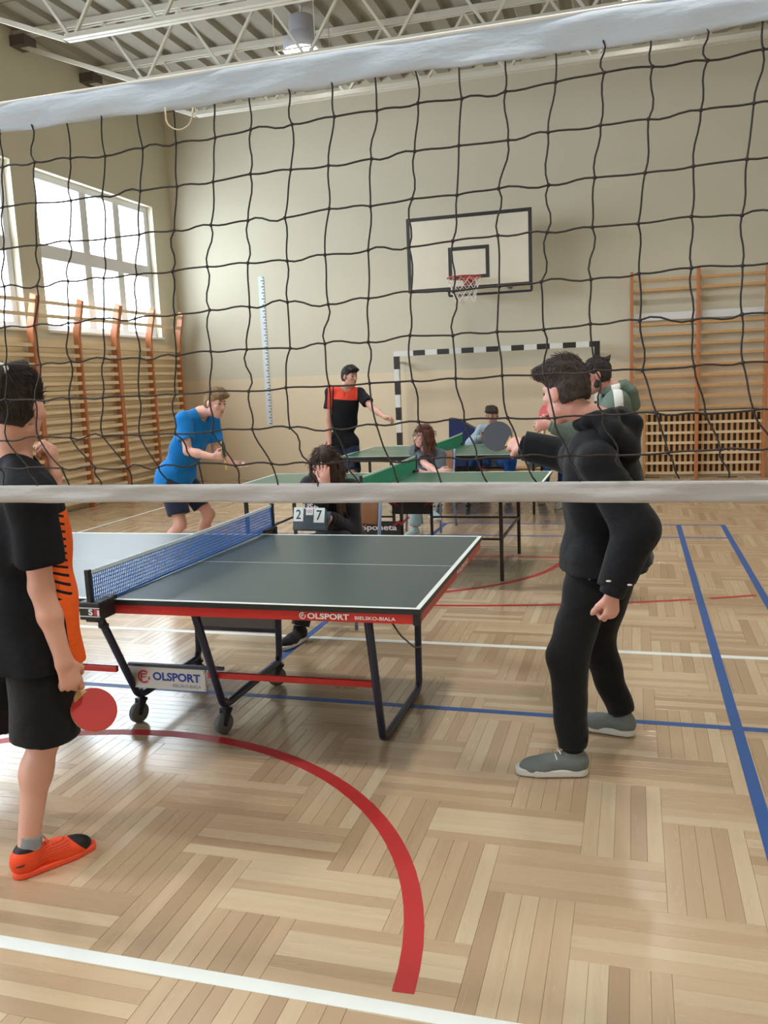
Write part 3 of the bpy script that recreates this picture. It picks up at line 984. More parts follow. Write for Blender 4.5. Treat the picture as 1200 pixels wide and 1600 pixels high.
# ================================================================== volleyball net across the foreground
M_TAPE = mat('greyish_white_net_tape', srgb(188, 200, 214), 0.7, var=0.14, scale=7, stretch=(1, 1, 3), bump=0.5, bscale=14, bdist=0.01)
M_TAPE2 = mat('greyish_lower_tape', srgb(174, 172, 172), 0.7, var=0.14, scale=7, stretch=(1, 1, 3), bump=0.5, bscale=14, bdist=0.01)
M_CORD = mat('dark_net_cord', srgb(42, 36, 34), 0.7)
NY = 1.92
vn = thing('volleyball_net', 'volleyball net with white tapes and dark square mesh across the foreground', 'volleyball net', (-1.85, NY, 0))
VX0, VX1 = -6.6, 2.9
zL = [2.203, 2.107, 2.009, 1.912, 1.810, 1.712, 1.619, 1.518, 1.437, 1.396]
zM = [2.223, 2.124, 2.023, 1.926, 1.820, 1.723, 1.627, 1.532, 1.446, 1.395]
zR = [2.234, 2.138, 2.033, 1.934, 1.831, 1.734, 1.636, 1.538, 1.457, 1.407]
dL = [0, -.011, -.023, -.035, -.046, -.053, -.066, -.077, -.011, 0.0]
dM = [0, -.009, -.018, -.031, -.031, -.036, -.034, -.024, .004, .029]
dR = [0, -.013, -.021, -.029, -.027, -.027, -.019, .004, .038, .058]
def interp(x, r, tabs): return float(np.interp(x, (-1.235, -0.455, 0.143), [tb_[r] for tb_ in tabs]))
NC = int((VX1 - VX0) / 0.1)
K = np.zeros((10, NC, 3))
for r in range(10):
    for i in range(NC):
        x0 = 0.04 + 0.0985 * (i - round((0.04 - VX0) / 0.1))
        K[r, i] = (x0 + interp(x0, r, (dL, dM, dR)) + RNG.normal(0, 0.003), NY + RNG.normal(0, 0.003), interp(x0, r, (zL, zM, zR)) + RNG.normal(0, 0.0025))
def curve_pts(P, amp, axis, n=5):
    out = []
    for a, b in zip(P[:-1], P[1:]):
        k = RNG.normal(0, amp); k2 = RNG.normal(0, amp * 0.6)
        for j in range(n):
            t_ = j / n
            q = a * (1 - t_) + b * t_
            q = q.copy()
            q[axis] += k * math.sin(2 * math.pi * t_) + k2 * math.sin(math.pi * t_)
            q[1] += k2 * math.sin(math.pi * t_)
            out.append(q)
    out.append(P[-1])
    return out
for r in range(9):
    pts = curve_pts([K[r, i] for i in range(NC)], 0.0028, 2)
    pts = [np.array([VX0, NY, K[r, 0, 2]])] + pts + [np.array([VX1, NY, K[r, -1, 2]])] if K[r, 0, 0] > VX0 + 0.01 else pts
    MB().tube(pts, 0.0023, 5).build('horizontal_cord', M_CORD, vn, smooth=True)
for i in range(NC):
    col = [np.array([K[0, i, 0] + RNG.normal(0, 0.004), NY, 2.295])] + [K[r, i] for r in range(9)] + [K[9, i] + (0, 0, -0.01)]
    MB().tube(curve_pts(col, 0.0036, 0), 0.0021, 5).build('vertical_cord', M_CORD, vn, smooth=True)
kn = MB()
for r in range(9):
    for i in range(NC):
        kn.ellipsoid(K[r, i], (EX, EY, EZ), (0.0048, 0.004, 0.0048), 6, 4)
tag(kn.build('knots', M_CORD, vn, smooth=True), kind='stuff')
def tape(nm, z0, z1, m_, amp):
    n, rows = 380, 7
    vs, fs = [], []
    ph = RNG.random(12) * 6.28
    for side in (-1, 1):
        for i in range(n + 1):
            x = VX0 + (VX1 - VX0) * i / n
            eb = amp * (0.5 * math.sin(7 * x + ph[0]) + 0.35 * math.sin(17 * x + ph[1]) + 0.2 * math.sin(41 * x + ph[2]))
            for j in range(rows):
                f = j / (rows - 1)
                z = z0 + (z1 - z0) * f + eb * (1 - f)
                y = NY + side * (0.004 + 0.003 * math.sin(math.pi * f)) + 0.004 * (1 - f * 0.6) * (math.sin(9 * x + 3 * f + ph[3]) + 0.6 * math.sin(23 * x - 5 * f + ph[4]) + 0.5 * math.sin(3.7 * x + 9 * f + ph[5]))
                vs.append((x, y, z))
    N = (n + 1) * rows
    idx = lambda s, i, j: s * N + i * rows + j
    for i in range(n):
        for j in range(rows - 1):
            fs.append((idx(0, i, j), idx(0, i + 1, j), idx(0, i + 1, j + 1), idx(0, i, j + 1)))
            fs.append((idx(1, i, j), idx(1, i, j + 1), idx(1, i + 1, j + 1), idx(1, i + 1, j)))
        fs.append((idx(0, i, 0), idx(1, i, 0), idx(1, i + 1, 0), idx(0, i + 1, 0)))
        fs.append((idx(0, i, rows - 1), idx(0, i + 1, rows - 1), idx(1, i + 1, rows - 1), idx(1, i, rows - 1)))
    return MB().add(vs, fs).build(nm, m_, vn, smooth=True)
tt = tape('top_tape', 2.284, 2.352, M_TAPE, 0.006)
MB().tube([(VX0 + (VX1 - VX0) * i / 40, NY, 2.354) for i in range(41)], 0.005, 8).build('top_cable', M_GW, vn, smooth=True)
tape('bottom_tape', 1.346, 1.392, M_TAPE2, 0.0015)
MB().tube(fillet([at(258, 168, NY - 0.012), at(260, 195, NY - 0.014), at(280, 205, NY - 0.014), at(298, 195, NY - 0.013), at(302, 168, NY - 0.012)], 0.03), 0.0018, 6).build('loose_tie', mat('pale_string', srgb(206, 192, 160), 0.8), vn, smooth=True)
for x in (VX0 - 0.12, VX1 + 0.12):
    MB().tube([(x, NY, 0), (x, NY, 2.45)], 0.045, 16).build('post', M_STEEL, vn, smooth=True)
    for z in (2.32, 1.37):
        MB().tube([(x, NY, z), (x - 0.12 if x > 0 else x + 0.12, NY, z)], 0.006, 6).build('tension_rope', M_CORD, vn)
# ================================================================== soft bodies from blended distance fields
def _v(p): return np.asarray(p, np.float32)


class Field:
    """smooth union of simple volumes -> one continuous skin"""
    def __init__(self):
        self.pr, self.post = [], []

    def rc(self, a, b, ra, rb, k=0.02, clip=None, flat=None):
        """tapered capsule; clip = list of (point, outward normal); flat = (axis, factor) squashes it"""
        a, b = _v(a), _v(b)
        ab = b - a
        L2 = float(ab @ ab) + 1e-9
        ra, rb = float(ra), float(rb)
        if flat is not None:
            ax, s = unit(flat[0]).astype(np.float32), float(flat[1])
        def fn(P):
            p = P - a
            if flat is not None:
                p = p + np.outer(p @ ax, ax) * (1 / s - 1)
            q = ab
            if flat is not None:
                q = ab + (ab @ ax) * ax * (1 / s - 1)
            l2 = float(q @ q) + 1e-9
            t = np.clip((p @ q) / l2, 0, 1)
            d = p - t[:, None] * q
            d = np.sqrt(np.einsum('ij,ij->i', d, d)) - (ra + (rb - ra) * t)
            if flat is not None: d = d * min(1.0, s)
            if clip:
                for c, n in clip:
                    d = np.maximum(d, (P - _v(c)) @ unit(n).astype(np.float32))
            return d
        self.pr.append((fn, (a + b) / 2, math.sqrt(L2) / 2 + max(ra, rb), k))
        return self

    def ell(self, c, ax, rad, k=0.03):
        c = _v(c)
        A = np.stack([unit(x) for x in ax]).astype(np.float32)
        r = _v(rad)
        def fn(P):
            q = (P - c) @ A.T
            k0 = np.sqrt(((q / r) ** 2).sum(1))
            k1 = np.sqrt(((q / (r * r)) ** 2).sum(1)) + 1e-6
            return k0 * (k0 - 1) / k1
        self.pr.append((fn, c, float(max(rad)), k))
        return self

    def box(self, c, ax, half, rnd=0.01, k=0.01):
        c = _v(c)
        A = np.stack([unit(x) for x in ax]).astype(np.float32)
        h = _v(half) - rnd
        def fn(P):
            q = np.abs((P - c) @ A.T) - h
            return np.sqrt((np.maximum(q, 0) ** 2).sum(1)) + np.minimum(q.max(1), 0) - rnd
        self.pr.append((fn, c, float(np.linalg.norm(half)), k))
        return self

    def cut(self, c, n):
        c, n = _v(c), unit(n).astype(np.float32)
        self.post.append(lambda P, d: np.maximum(d, (P - c) @ n))
        return self

    def carve(self, a, b, ra, rb, k=0.008):
        g = Field().rc(a, b, ra, rb)
        f = g.pr[0][0]
        def op(P, d):
            e = -f(P)
            h = np.clip(0.5 - 0.5 * (e - d) / k, 0, 1)
            return e + (d - e) * h + k * h * (1 - h)
        self.post.append(op)
        return self

    def folds(self, amp, freq, seed, vert=0.5):
        r = np.random.default_rng(seed)
        ws = []
        for i in range(5):
            v = r.normal(0, 1, 3); v[2] *= vert
            ws.append((unit(v).astype(np.float32) * freq * (0.6 + 0.8 * r.random()), r.random() * 6.28))
        self.post.insert(0, lambda P, d: d + amp * sum(np.sin(P @ w + p) for w, p in ws) / 5 * np.float32(2.0))
        return self

    def eval(self, P, sel=None):
        d = np.full(len(P), 0.5, np.float32)
        for i in (range(len(self.pr)) if sel is None else sel):
            fn, c, r, k = self.pr[i]
            b = fn(P).astype(np.float32)
            h = np.clip(0.5 + 0.5 * (b - d) / k, 0, 1)
            d = b + (d - b) * h - k * h * (1 - h)
        for op in self.post:
            d = op(P, d)
        return d

    def mesh(self, h):
        C = np.array([p[1] for p in self.pr]); R = np.array([p[2] for p in self.pr])
        lo = (C - R[:, None]).min(0) - 3 * h - 0.01
        hi = (C + R[:, None]).max(0) + 3 * h + 0.01
        B = 12
        nb = np.ceil((hi - lo) / (h * B)).astype(int) + 1
        n = nb * B
        bi = np.stack(np.meshgrid(*[np.arange(x) for x in nb], indexing='ij'), -1).reshape(-1, 3)
        bc = (lo + (bi * B + (B - 1) / 2) * h).astype(np.float32)
        rad = B * h * 0.87
        dist = np.linalg.norm(bc[:, None] - C[None], axis=2) - R[None]
        cd = self.eval(bc)
        act = np.abs(cd) < rad * 1.25 + 0.02
        arr = np.where(cd < 0, -1.0, 1.0).astype(np.float32).reshape(nb)
        arr = arr.repeat(B, 0).repeat(B, 1).repeat(B, 2)
        g = np.stack(np.meshgrid(*[np.arange(B)] * 3, indexing='ij'), -1).reshape(-1, 3)
        for q in np.nonzero(act)[0]:
            b = bi[q] * B
            P = (lo + (g + b) * h).astype(np.float32)
            sel = np.nonzero(dist[q] < rad + 0.06)[0]
            arr[b[0]:b[0] + B, b[1]:b[1] + B, b[2]:b[2] + B] = self.eval(P, sel).reshape(B, B, B)
        ins = arr < 0
        cnt = np.zeros(np.array(arr.shape) - 1, np.int8)
        for dx in (0, 1):
            for dy in (0, 1):
                for dz in (0, 1):
                    cnt += ins[dx:ins.shape[0] - 1 + dx, dy:ins.shape[1] - 1 + dy, dz:ins.shape[2] - 1 + dz]
        cells = np.argwhere((cnt > 0) & (cnt < 8))
        vid = np.full(cnt.shape, -1, np.int32)
        vid[cells[:, 0], cells[:, 1], cells[:, 2]] = np.arange(len(cells))
        corn = np.array([(x, y, z) for x in (0, 1) for y in (0, 1) for z in (0, 1)])
        val = np.stack([arr[cells[:, 0] + c[0], cells[:, 1] + c[1], cells[:, 2] + c[2]] for c in corn], 1)
        acc = np.zeros((len(cells), 3)); num = np.zeros(len(cells))
        for i in range(8):
            for j in range(i + 1, 8):
                if np.abs(corn[i] - corn[j]).sum() != 1: continue
                a, b = val[:, i], val[:, j]
                m_ = (a < 0) != (b < 0)
                t = np.where(m_, a / np.where(m_, a - b, 1), 0)
                acc += m_[:, None] * (corn[i] + t[:, None] * (corn[j] - corn[i])); num += m_
        V = lo + (cells + acc / num[:, None]) * h
        faces = []
        for ax in range(3):
            s0 = [slice(None)] * 3; s1 = [slice(None)] * 3
            s0[ax] = slice(0, -1); s1[ax] = slice(1, None)
            A, Bv = ins[tuple(s0)], ins[tuple(s1)]
            e = np.argwhere(A != Bv)
            u, w = (ax + 1) % 3, (ax + 2) % 3
            ok = (e[:, u] > 0) & (e[:, w] > 0) & (e[:, u] < cnt.shape[u]) & (e[:, w] < cnt.shape[w])
            e = e[ok]
            fl_ = A[e[:, 0], e[:, 1], e[:, 2]]
            q = []
            for du, dw in ((1, 1), (0, 1), (0, 0), (1, 0)):
                c = e.copy(); c[:, u] -= du; c[:, w] -= dw
                q.append(vid[c[:, 0], c[:, 1], c[:, 2]])
            q = np.stack(q, 1)
            q[~fl_] = q[~fl_][:, ::-1]
            faces.append(q)
        return V, np.concatenate(faces)

    def build(self, name, material, parent, h, frame=None, relax=1, label=None):
        V, F_ = self.mesh(h)
        for _ in range(relax):                       # light relaxing of the stair steps
            acc = np.zeros_like(V); num = np.zeros(len(V))
            for k in range(4):
                a, b = F_[:, k], F_[:, (k + 1) % 4]
                np.add.at(acc, a, V[b]); np.add.at(num, a, 1)
                np.add.at(acc, b, V[a]); np.add.at(num, b, 1)
            V = V * 0.5 + 0.5 * acc / np.maximum(num, 1)[:, None]
        org = wl(parent)
        me = bpy.data.meshes.new(name)
        me.vertices.add(len(V)); me.loops.add(F_.size); me.polygons.add(len(F_))
        me.vertices.foreach_set('co', (V - org).astype(np.float32).ravel())
        me.loops.foreach_set('vertex_index', F_.astype(np.int32).ravel())
        me.polygons.foreach_set('loop_start', np.arange(0, F_.size, 4, dtype=np.int32))
        me.polygons.foreach_set('use_smooth', np.ones(len(F_), bool))
        me.update(calc_edges=True)
        me.validate()
        if frame is not None:
            c, ax = frame
            loc = (V - c) @ np.stack(ax).T
            a = me.attributes.new('loc', 'FLOAT_VECTOR', 'POINT')
            a.data.foreach_set('vector', loc.astype(np.float32).ravel())
        me.materials.append(material)
        o = bpy.data.objects.new(name, me)
        link(o, parent)
        if label: o['label'] = label
        return o


def ik(a, c, l1, l2, pole):
    a, c = np.array(a, float), np.array(c, float)
    d = np.linalg.norm(c - a)
    if d > (l1 + l2) * 0.995:
        f = d / ((l1 + l2) * 0.995); l1 *= f; l2 *= f
    x = (l1 * l1 - l2 * l2 + d * d) / (2 * d)
    hgt = math.sqrt(max(0.0, l1 * l1 - x * x))
    u = (c - a) / d
    p = np.array(pole, float); p = unit(p - u * (p @ u))
    return a + u * x + p * hgt


def skin_mat(name, c):
    t = NT(name)
    n1 = t.noise(t.coord(), 9, 4)
    a = tuple(x * 0.93 for x in c[:3]) + (1,); b = (min(1, c[0] * 1.06), c[1] * 0.97, c[2] * 0.95, 1)
    t.l(t.mix(n1, a, b), t.b.inputs['Base Color'])
    t.b.inputs['Roughness'].default_value = 0.5
    t.b.inputs['Subsurface Weight'].default_value = 0.08
    t.b.inputs['Subsurface Radius'].default_value = (0.02, 0.008, 0.005)
    t.bump(t.noise(t.coord(), 160, 2), 0.08, 0.001)
    return t.m


def cloth_mat(name, c, rough=0.85, var=0.12):
    t = NT(name)
    n1 = t.noise(t.coord(), 5, 3)
    a = tuple(x * (1 - var) for x in c[:3]) + (1,); b = tuple(min(1, x * (1 + var)) for x in c[:3]) + (1,)
    t.l(t.mix(n1, a, b), t.b.inputs['Base Color'])
    t.b.inputs['Roughness'].default_value = rough
    t.b.inputs['Specular IOR Level'].default_value = 0.25
    t.b.inputs['Sheen Weight'].default_value = 0.1
    t.bump(t.math('ADD', t.noise(t.coord((9, 9, 14)), 1.6, 3, 0.55), t.math('MULTIPLY', t.noise(t.coord(), 260, 2), 0.06)), 0.55, 0.012)
    return t.m


def panel_mat(name, base, over, expr, rough=0.8):
    """two cloth colours sewn together; expr builds the 0/1 mask from the garment's own axes (right, front, up)"""
    t = NT(name)
    at_ = t.n('ShaderNodeAttribute', attribute_name='loc')
    s = t.n('ShaderNodeSeparateXYZ')
    t.l(at_.outputs['Vector'], s.inputs[0])
    mask = expr(t, s.outputs[0], s.outputs[1], s.outputs[2])
    n1 = t.noise(t.coord(), 5, 3)
    c = t.mix(mask, base, over)
    t.l(t.mix(t.math('MULTIPLY', n1, 0.25), c, (0, 0, 0, 1)), t.b.inputs['Base Color'])
    t.b.inputs['Roughness'].default_value = rough
    t.b.inputs['Specular IOR Level'].default_value = 0.25
    t.bump(t.math('ADD', t.noise(t.coord((9, 9, 14)), 1.6, 3, 0.55), t.math('MULTIPLY', t.noise(t.coord(), 260, 2), 0.06)), 0.45, 0.012)
    return t.m


def hair_mat(name, c):
    t = NT(name)
    n1 = t.noise(t.coord((170, 170, 40)), 1.5, 4, 0.7)
    a = tuple(x * 0.55 for x in c[:3]) + (1,); b = tuple(min(1, x * 1.5) for x in c[:3]) + (1,)
    t.l(t.mix(n1, a, b), t.b.inputs['Base Color'])
    t.b.inputs['Roughness'].default_value = 0.6
    t.bump(n1, 0.8, 0.008)
    return t.m


# ------------------------------------------------------------------ a person
def hand(f, w, d, n, thumb_side, s, curl=0.5, spread=0.03, tcurl=0.3, r=1.0):
    """palm, four unequal fingers with three joints each and a thumb; n = the way the palm looks"""
    d, n = unit(d), np.array(n, float)
    n = unit(n - d * (n @ d))
    t = np.cross(d, n) * thumb_side                    # towards the thumb
    f.rc(w + d * 0.012 * s, w + d * 0.070 * s, 0.030 * s, 0.038 * s, 0.018 * s, flat=(n, 0.48))
    cl = curl if isinstance(curl, (list, tuple)) else [curl] * 4
    for i, (o, L) in enumerate(((0.030, 0.072), (0.010, 0.082), (-0.010, 0.076), (-0.028, 0.060))):
        p = w + d * (0.088 - 0.006 * abs(i - 1)) * s + t * o * s
        a = cl[i] * 0.7
        dd = unit(d + t * spread * (1.5 - i) * 2)
        rr = 0.0098 - 0.0006 * abs(i - 1)
        for j, fr in enumerate((0.45, 0.32, 0.23)):
            e = dd * math.cos(a) + n * math.sin(a)
            q = p + e * L * fr * s
            f.rc(p, q, rr * s * r * (1 - 0.06 * j), rr * s * r * (0.94 - 0.06 * j), 0.005 * s)
            p = q
            a += cl[i] * (1.25 if j == 0 else 0.9)
    p = w + d * 0.028 * s + t * 0.026 * s + n * 0.006 * s
    e = unit(d * 0.72 + t * 0.62 + n * (0.15 + tcurl * 0.4))
    q = p + e * 0.040 * s
    f.rc(p, q, 0.015 * s, 0.012 * s, 0.012 * s)
    e = unit(d * 0.88 + t * (0.45 - tcurl * 0.8) + n * (0.2 + tcurl))
    q2 = q + e * 0.032 * s
    f.rc(q, q2, 0.0118 * s, 0.0108 * s, 0.005 * s)
    e = unit(d * 0.9 + t * (0.3 - tcurl * 1.2) + n * (0.2 + tcurl * 1.3))
    f.rc(q2, q2 + e * 0.026 * s, 0.0108 * s, 0.009 * s, 0.005 * s)


M_EYE = mat('dark_eye', srgb(52, 42, 40), 0.25)
M_LIP = mat('lip_pink', srgb(178, 112, 108), 0.5)
M_SOLEW = mat('pale_shoe_sole', srgb(206, 204, 200), 0.6)


def strands(ho, hc, s, count, length, r, flow, material, seed, lift=0.22, up=None, keep_off=()):
    """fine tapered locks that lie over the hair volume"""
    me = ho.data
    n = len(me.vertices)
    P = np.empty(n * 3, np.float32); me.vertices.foreach_get('co', P); P = P.reshape(-1, 3) + wl(ho)
    N = np.empty(n * 3, np.float32); me.vertices.foreach_get('normal', N); N = N.reshape(-1, 3)
    rg = np.random.default_rng(seed)
    ok = np.nonzero((N * (P - hc)).sum(1) > 0.25 * np.linalg.norm(P - hc, axis=1))[0]
    for e in keep_off:
        ok = ok[np.linalg.norm(P[ok] - e, axis=1) > 0.048 * s]
    pick = rg.choice(ok, min(count, len(ok)), replace=False)
    vs, fs = [], []
    for i in pick:
        p, nn = P[i].astype(float), N[i].astype(float)
        f = np.array(flow(p, nn), float) + rg.normal(0, 0.22, 3)
        f = unit(f - nn * (f @ nn))
        sd = np.cross(nn, f)
        L = length * s * (0.6 + 0.8 * rg.random()) * (1.0 if up is None else 0.4 + 0.7 * max(0.0, nn @ up))
        b = len(vs)
        for k, (t, w) in enumerate(((0, 1.0), (0.4, 1.15), (0.75, 0.8))):
            c = p - nn * 0.002 + f * L * t + nn * L * lift * t * (1 - 0.5 * t)
            vs += [c + sd * r * w, c - sd * r * w, c + nn * r * w * 1.2]
        vs.append(p + f * L + nn * L * lift * 0.45)
        for a in (0, 3):
            for q in range(3):
                q2 = (q + 1) % 3
                fs.append((b + a + q, b + a + q2, b + a + 3 + q2, b + a + 3 + q))
        for q in range(3):
            fs.append((b + 6 + q, b + 6 + (q + 1) % 3, b + 9))
    o = MB().add(vs, fs).build('hair_strands', material, ho, smooth=True)
    o['kind'] = 'stuff'


def person(label, S, group=None):
    s = S.get('s', 1.0)
    h = S.get('h', 0.008)
    A = {k: np.array(v, float) if isinstance(v, (tuple, list)) else v for k, v in S.items()}
    pel, nb, hc = A['pel'], A['nb'], A['hc']
    up = unit(nb - pel)
    def frame(fw, u):
        fw = np.array(fw, float); fw = unit(fw - u * (fw @ u))
        return np.cross(fw, u), fw, u
    cr, cf, cu = frame(S['cf'], up)
    pr, pf, pu = frame(S.get('pf', S['cf']), unit(up * 0.5 + EZ * 0.5) if not S.get('seated') else unit(up * 0.4 + EZ))
    hu = unit(S.get('hu', (0, 0, 1)))
    hr, hf, hu = frame(S['hf'], hu)
    hf0 = hf
    sw = S.get('sw', 0.178) * s
    base = np.array([pel[0], pel[1], 0])
    root = thing('person', label, 'person', base, group)
    fem = S.get('fem', False)
    # joints
    J = {}
    for sd, sg in (('R', 1), ('L', -1)):
        a = S['arm' + sd]
        sh = np.array(a['sh'], float) if 'sh' in a else nb - cu * 0.055 * s + cr * sg * sw
        el = ik(sh, a['w'], 0.295 * s, 0.255 * s, a['pole'])
        l = S['leg' + sd]
        hip = pel - pu * 0.03 * s + pr * sg * 0.088 * s
        kn = np.array(l['k'], float) if 'k' in l else ik(hip, l['a'], 0.43 * s * S.get('ll', 1.0), 0.415 * s * S.get('ll', 1.0), l['pole'])
        J[sd] = dict(sh=sh, el=el, wr=np.array(a['w'], float), hip=hip, kn=kn, an=np.array(l['a'], float), fd=unit(l['fd']))
    # ---- body: one continuous mesh
    b = Field()
    b.ell(pel, (pr, pf, pu), (0.158 * s, 0.108 * s, 0.115 * s), 0.05)
    mid = pel * 0.55 + nb * 0.45
    b.ell(mid - cu * 0.02, (cr, cf, cu), (0.128 * s, 0.092 * s, 0.16 * s), 0.06)
    b.ell(nb - cu * 0.20 * s + cf * 0.012 * s, (cr, cf, cu), (0.152 * s, 0.105 * s, 0.18 * s), 0.06)
    b.rc(J['L']['sh'], J['R']['sh'], 0.05 * s, 0.05 * s, 0.05)
    b.rc(nb + cu * 0.03 * s, hc - hu * 0.07 * s - hf * 0.018 * s, 0.054 * s, 0.050 * s, 0.03)
    for sd in 'RL':
        j = J[sd]
        b.rc(nb + cu * 0.02 * s, j['sh'], 0.04 * s, 0.045 * s, 0.03)
        b.rc(j['sh'], j['el'], 0.049 * s, 0.038 * s, 0.03)
        b.rc(j['el'], j['el'] * 0.62 + j['wr'] * 0.38, 0.038 * s, 0.039 * s, 0.02)
        b.rc(j['el'] * 0.62 + j['wr'] * 0.38, j['wr'], 0.037 * s, 0.0255 * s, 0.02)
        b.rc(j['hip'], j['kn'], 0.083 * s, 0.054 * s, 0.04)
        sh = j['an'] - j['kn']
        bk = unit(np.cross(np.cross(sh, j['fd']), sh)) * -1
        b.rc(j['kn'], j['kn'] + sh * 0.34 + bk * 0.012 * s, 0.050 * s, 0.052 * s, 0.03)
        b.rc(j['kn'] + sh * 0.30 + bk * 0.012 * s, j['an'], 0.049 * s, 0.034 * s, 0.03)
        b.rc(j['an'] - EZ * 0.025 * s, j['an'] + j['fd'] * 0.13 * s - EZ * 0.05 * s, 0.034 * s, 0.026 * s, 0.02)
        hd = S['arm' + sd]
        hand(b, j['wr'], hd['hd'], hd['hn'], 1 if sd == 'R' else -1, s, hd.get('curl', 0.5), hd.get('spread', 0.03), hd.get('tcurl', 0.3), hd.get('fr', 1.0))
    # head
    hs_ = s * S.get('hs', 1.0)
    def H(x, y, z): return hc + (hr * x + hf * y + hu * z) * hs_
    ax = (hr, hf, hu)
    b.ell(H(0, -0.014, 0.030), ax, (0.074 * hs_, 0.093 * hs_, 0.087 * hs_), 0.02)
    b.ell(H(0, 0.030, -0.032), ax, (0.060 * hs_, 0.064 * hs_, 0.084 * hs_), 0.03)
    b.ell(H(0, 0.052, -0.094), ax, (0.034 * hs_, 0.034 * hs_, 0.026 * hs_), 0.025)
    b.rc(H(-0.046, 0.012, -0.072), H(0, 0.05, -0.098), 0.022 * hs_, 0.022 * hs_, 0.03)
    b.rc(H(0.046, 0.012, -0.072), H(0, 0.05, -0.098), 0.022 * hs_, 0.022 * hs_, 0.03)
    b.rc(H(0, 0.088, 0.008), H(0, 0.110, -0.032), 0.008 * hs_, 0.0125 * hs_, 0.012)
    b.ell(H(0.010, 0.097, -0.036), ax, (0.009 * hs_, 0.010 * hs_, 0.008 * hs_), 0.006)
    b.ell(H(-0.010, 0.097, -0.036), ax, (0.009 * hs_, 0.010 * hs_, 0.008 * hs_), 0.006)
    b.rc(H(-0.038, 0.074, 0.022), H(0.038, 0.074, 0.022), 0.014 * hs_, 0.014 * hs_, 0.015)
    b.rc(H(-0.016, 0.086, -0.066), H(0.016, 0.086, -0.066), 0.011 * hs_, 0.011 * hs_, 0.012)
    for sg in (-1, 1):
        b.ell(H(sg * 0.044, 0.066, -0.025), ax, (0.02 * hs_, 0.02 * hs_, 0.018 * hs_), 0.015)
        e = unit(hr * sg * 0.9 - hf * 0.45)
        b.ell(H(sg * 0.083, -0.004, -0.012), (e, np.cross(hu, e), hu), (0.011 * hs_, 0.021 * hs_, 0.034 * hs_), 0.006)
    b.build('body', skin_mat('skin', S.get('skin', srgb(214, 166, 148))), root, h)
    # face details
    for sg in (-1, 1):
        MB().ellipsoid(H(sg * 0.031, 0.0835, 0.001), ax, (0.0135 * hs_, 0.007 * hs_, 0.0065 * hs_), 10, 7).build('eye', M_EYE, root, smooth=True)
        MB().tube([H(sg * 0.014, 0.092, 0.024), H(sg * 0.034, 0.0875, 0.029), H(sg * 0.050, 0.073, 0.022)], [0.004 * hs_, 0.0045 * hs_, 0.003 * s], 6).build('eyebrow', hair_mat('brow_hair', S['hair']), root, smooth=True)
    MB().ellipsoid(H(0, 0.0955, -0.066), ax, (0.023 * hs_, 0.006 * hs_, 0.0075 * hs_), 12, 7).build('lips', M_LIP, root, smooth=True)
    # ---- hair
    hm = hair_mat('hair', S['hair'])
    st = S['style']
    g = Field()
    g.ell(H(0, -0.016, 0.036), ax, (0.079 * hs_, 0.098 * hs_, 0.091 * hs_), 0.02)
    if st in ('short', 'quiff', 'bun', 'tied'):
        g.ell(H(0, -0.046, -0.02), ax, (0.071 * hs_, 0.056 * hs_, 0.072 * hs_), 0.03)
    if st == 'quiff':
        for i in range(5):
            x = (i - 2) * 0.026
            g.rc(H(x, -0.01, 0.096), H(x * 1.1, 0.086, 0.088), 0.032 * hs_, 0.022 * hs_, 0.045)
    if st == 'short':
        for i in range(5):
            x = (i - 2) * 0.027
            g.rc(H(x, 0.02, 0.10), H(x * 1.05, 0.084, 0.078), 0.024 * hs_, 0.016 * hs_, 0.04)
    g.folds(0.0018, 110, 5, 1.0)
    low = S.get('nape', -0.065)
    g.cut(H(0, -0.03, low), unit(-hu - hf * 0.25))
    g.carve(H(0, 0.145, -0.02), H(0, 0.135, -0.2), 0.088 * hs_, 0.10 * hs_)          # face opening
    for sg in (-1, 1):
        g.carve(H(sg * 0.10, 0.018, -0.028), H(sg * 0.10, 0.05, -0.12), 0.046 * hs_, 0.06 * hs_)  # around the ears
    ho = g.build('hair', hm, root, max(0.004, h * 0.75))
    cnt, ln, rr = (1500, 0.030, 0.0016) if h < 0.006 else (700, 0.030, 0.0022) if h < 0.0078 else (600, 0.028, 0.0026)
    if st == 'tied':
        flow = lambda p, nn: unit(H(0, -0.09, 0.10) - p)
        strands(ho, hc, s, cnt, 0.045, rr, flow, hm, 5, 0.05, keep_off=[H(x_, 0.02, -0.03) for x_ in (-0.08, 0.08)])
    elif st == 'long':
        flow = lambda p, nn: unit((p - H(0, 0, 0.13)) * np.array([1, 1, 0.3]) * 0.5 - hu * 0.1)
        strands(ho, hc, s, cnt, 0.06, rr, flow, hm, 5, 0.04)
    else:
        flow = lambda p, nn: hf * max(0.0, nn @ hu) * 0.9 - hu * (1 - max(0.0, nn @ hu)) * 0.8 + hf * 0.15
        strands(ho, hc, s, cnt, ln * (1.25 if st == 'quiff' else 1.0), rr, flow, hm, 5, up=hu, keep_off=[H(x_, 0.015, -0.025) for x_ in (-0.08, 0.08)])
    if st == 'bun':
        q = Field().ell(H(0, -0.092, 0.094), ax, (0.022 * hs_, 0.024 * hs_, 0.022 * hs_), 0.015).rc(H(0, -0.085, 0.09), H(0, -0.118, 0.118), 0.014 * hs_, 0.007 * hs_, 0.015)
        q.build('hair_bun', hm, ho, max(0.004, h * 0.6))
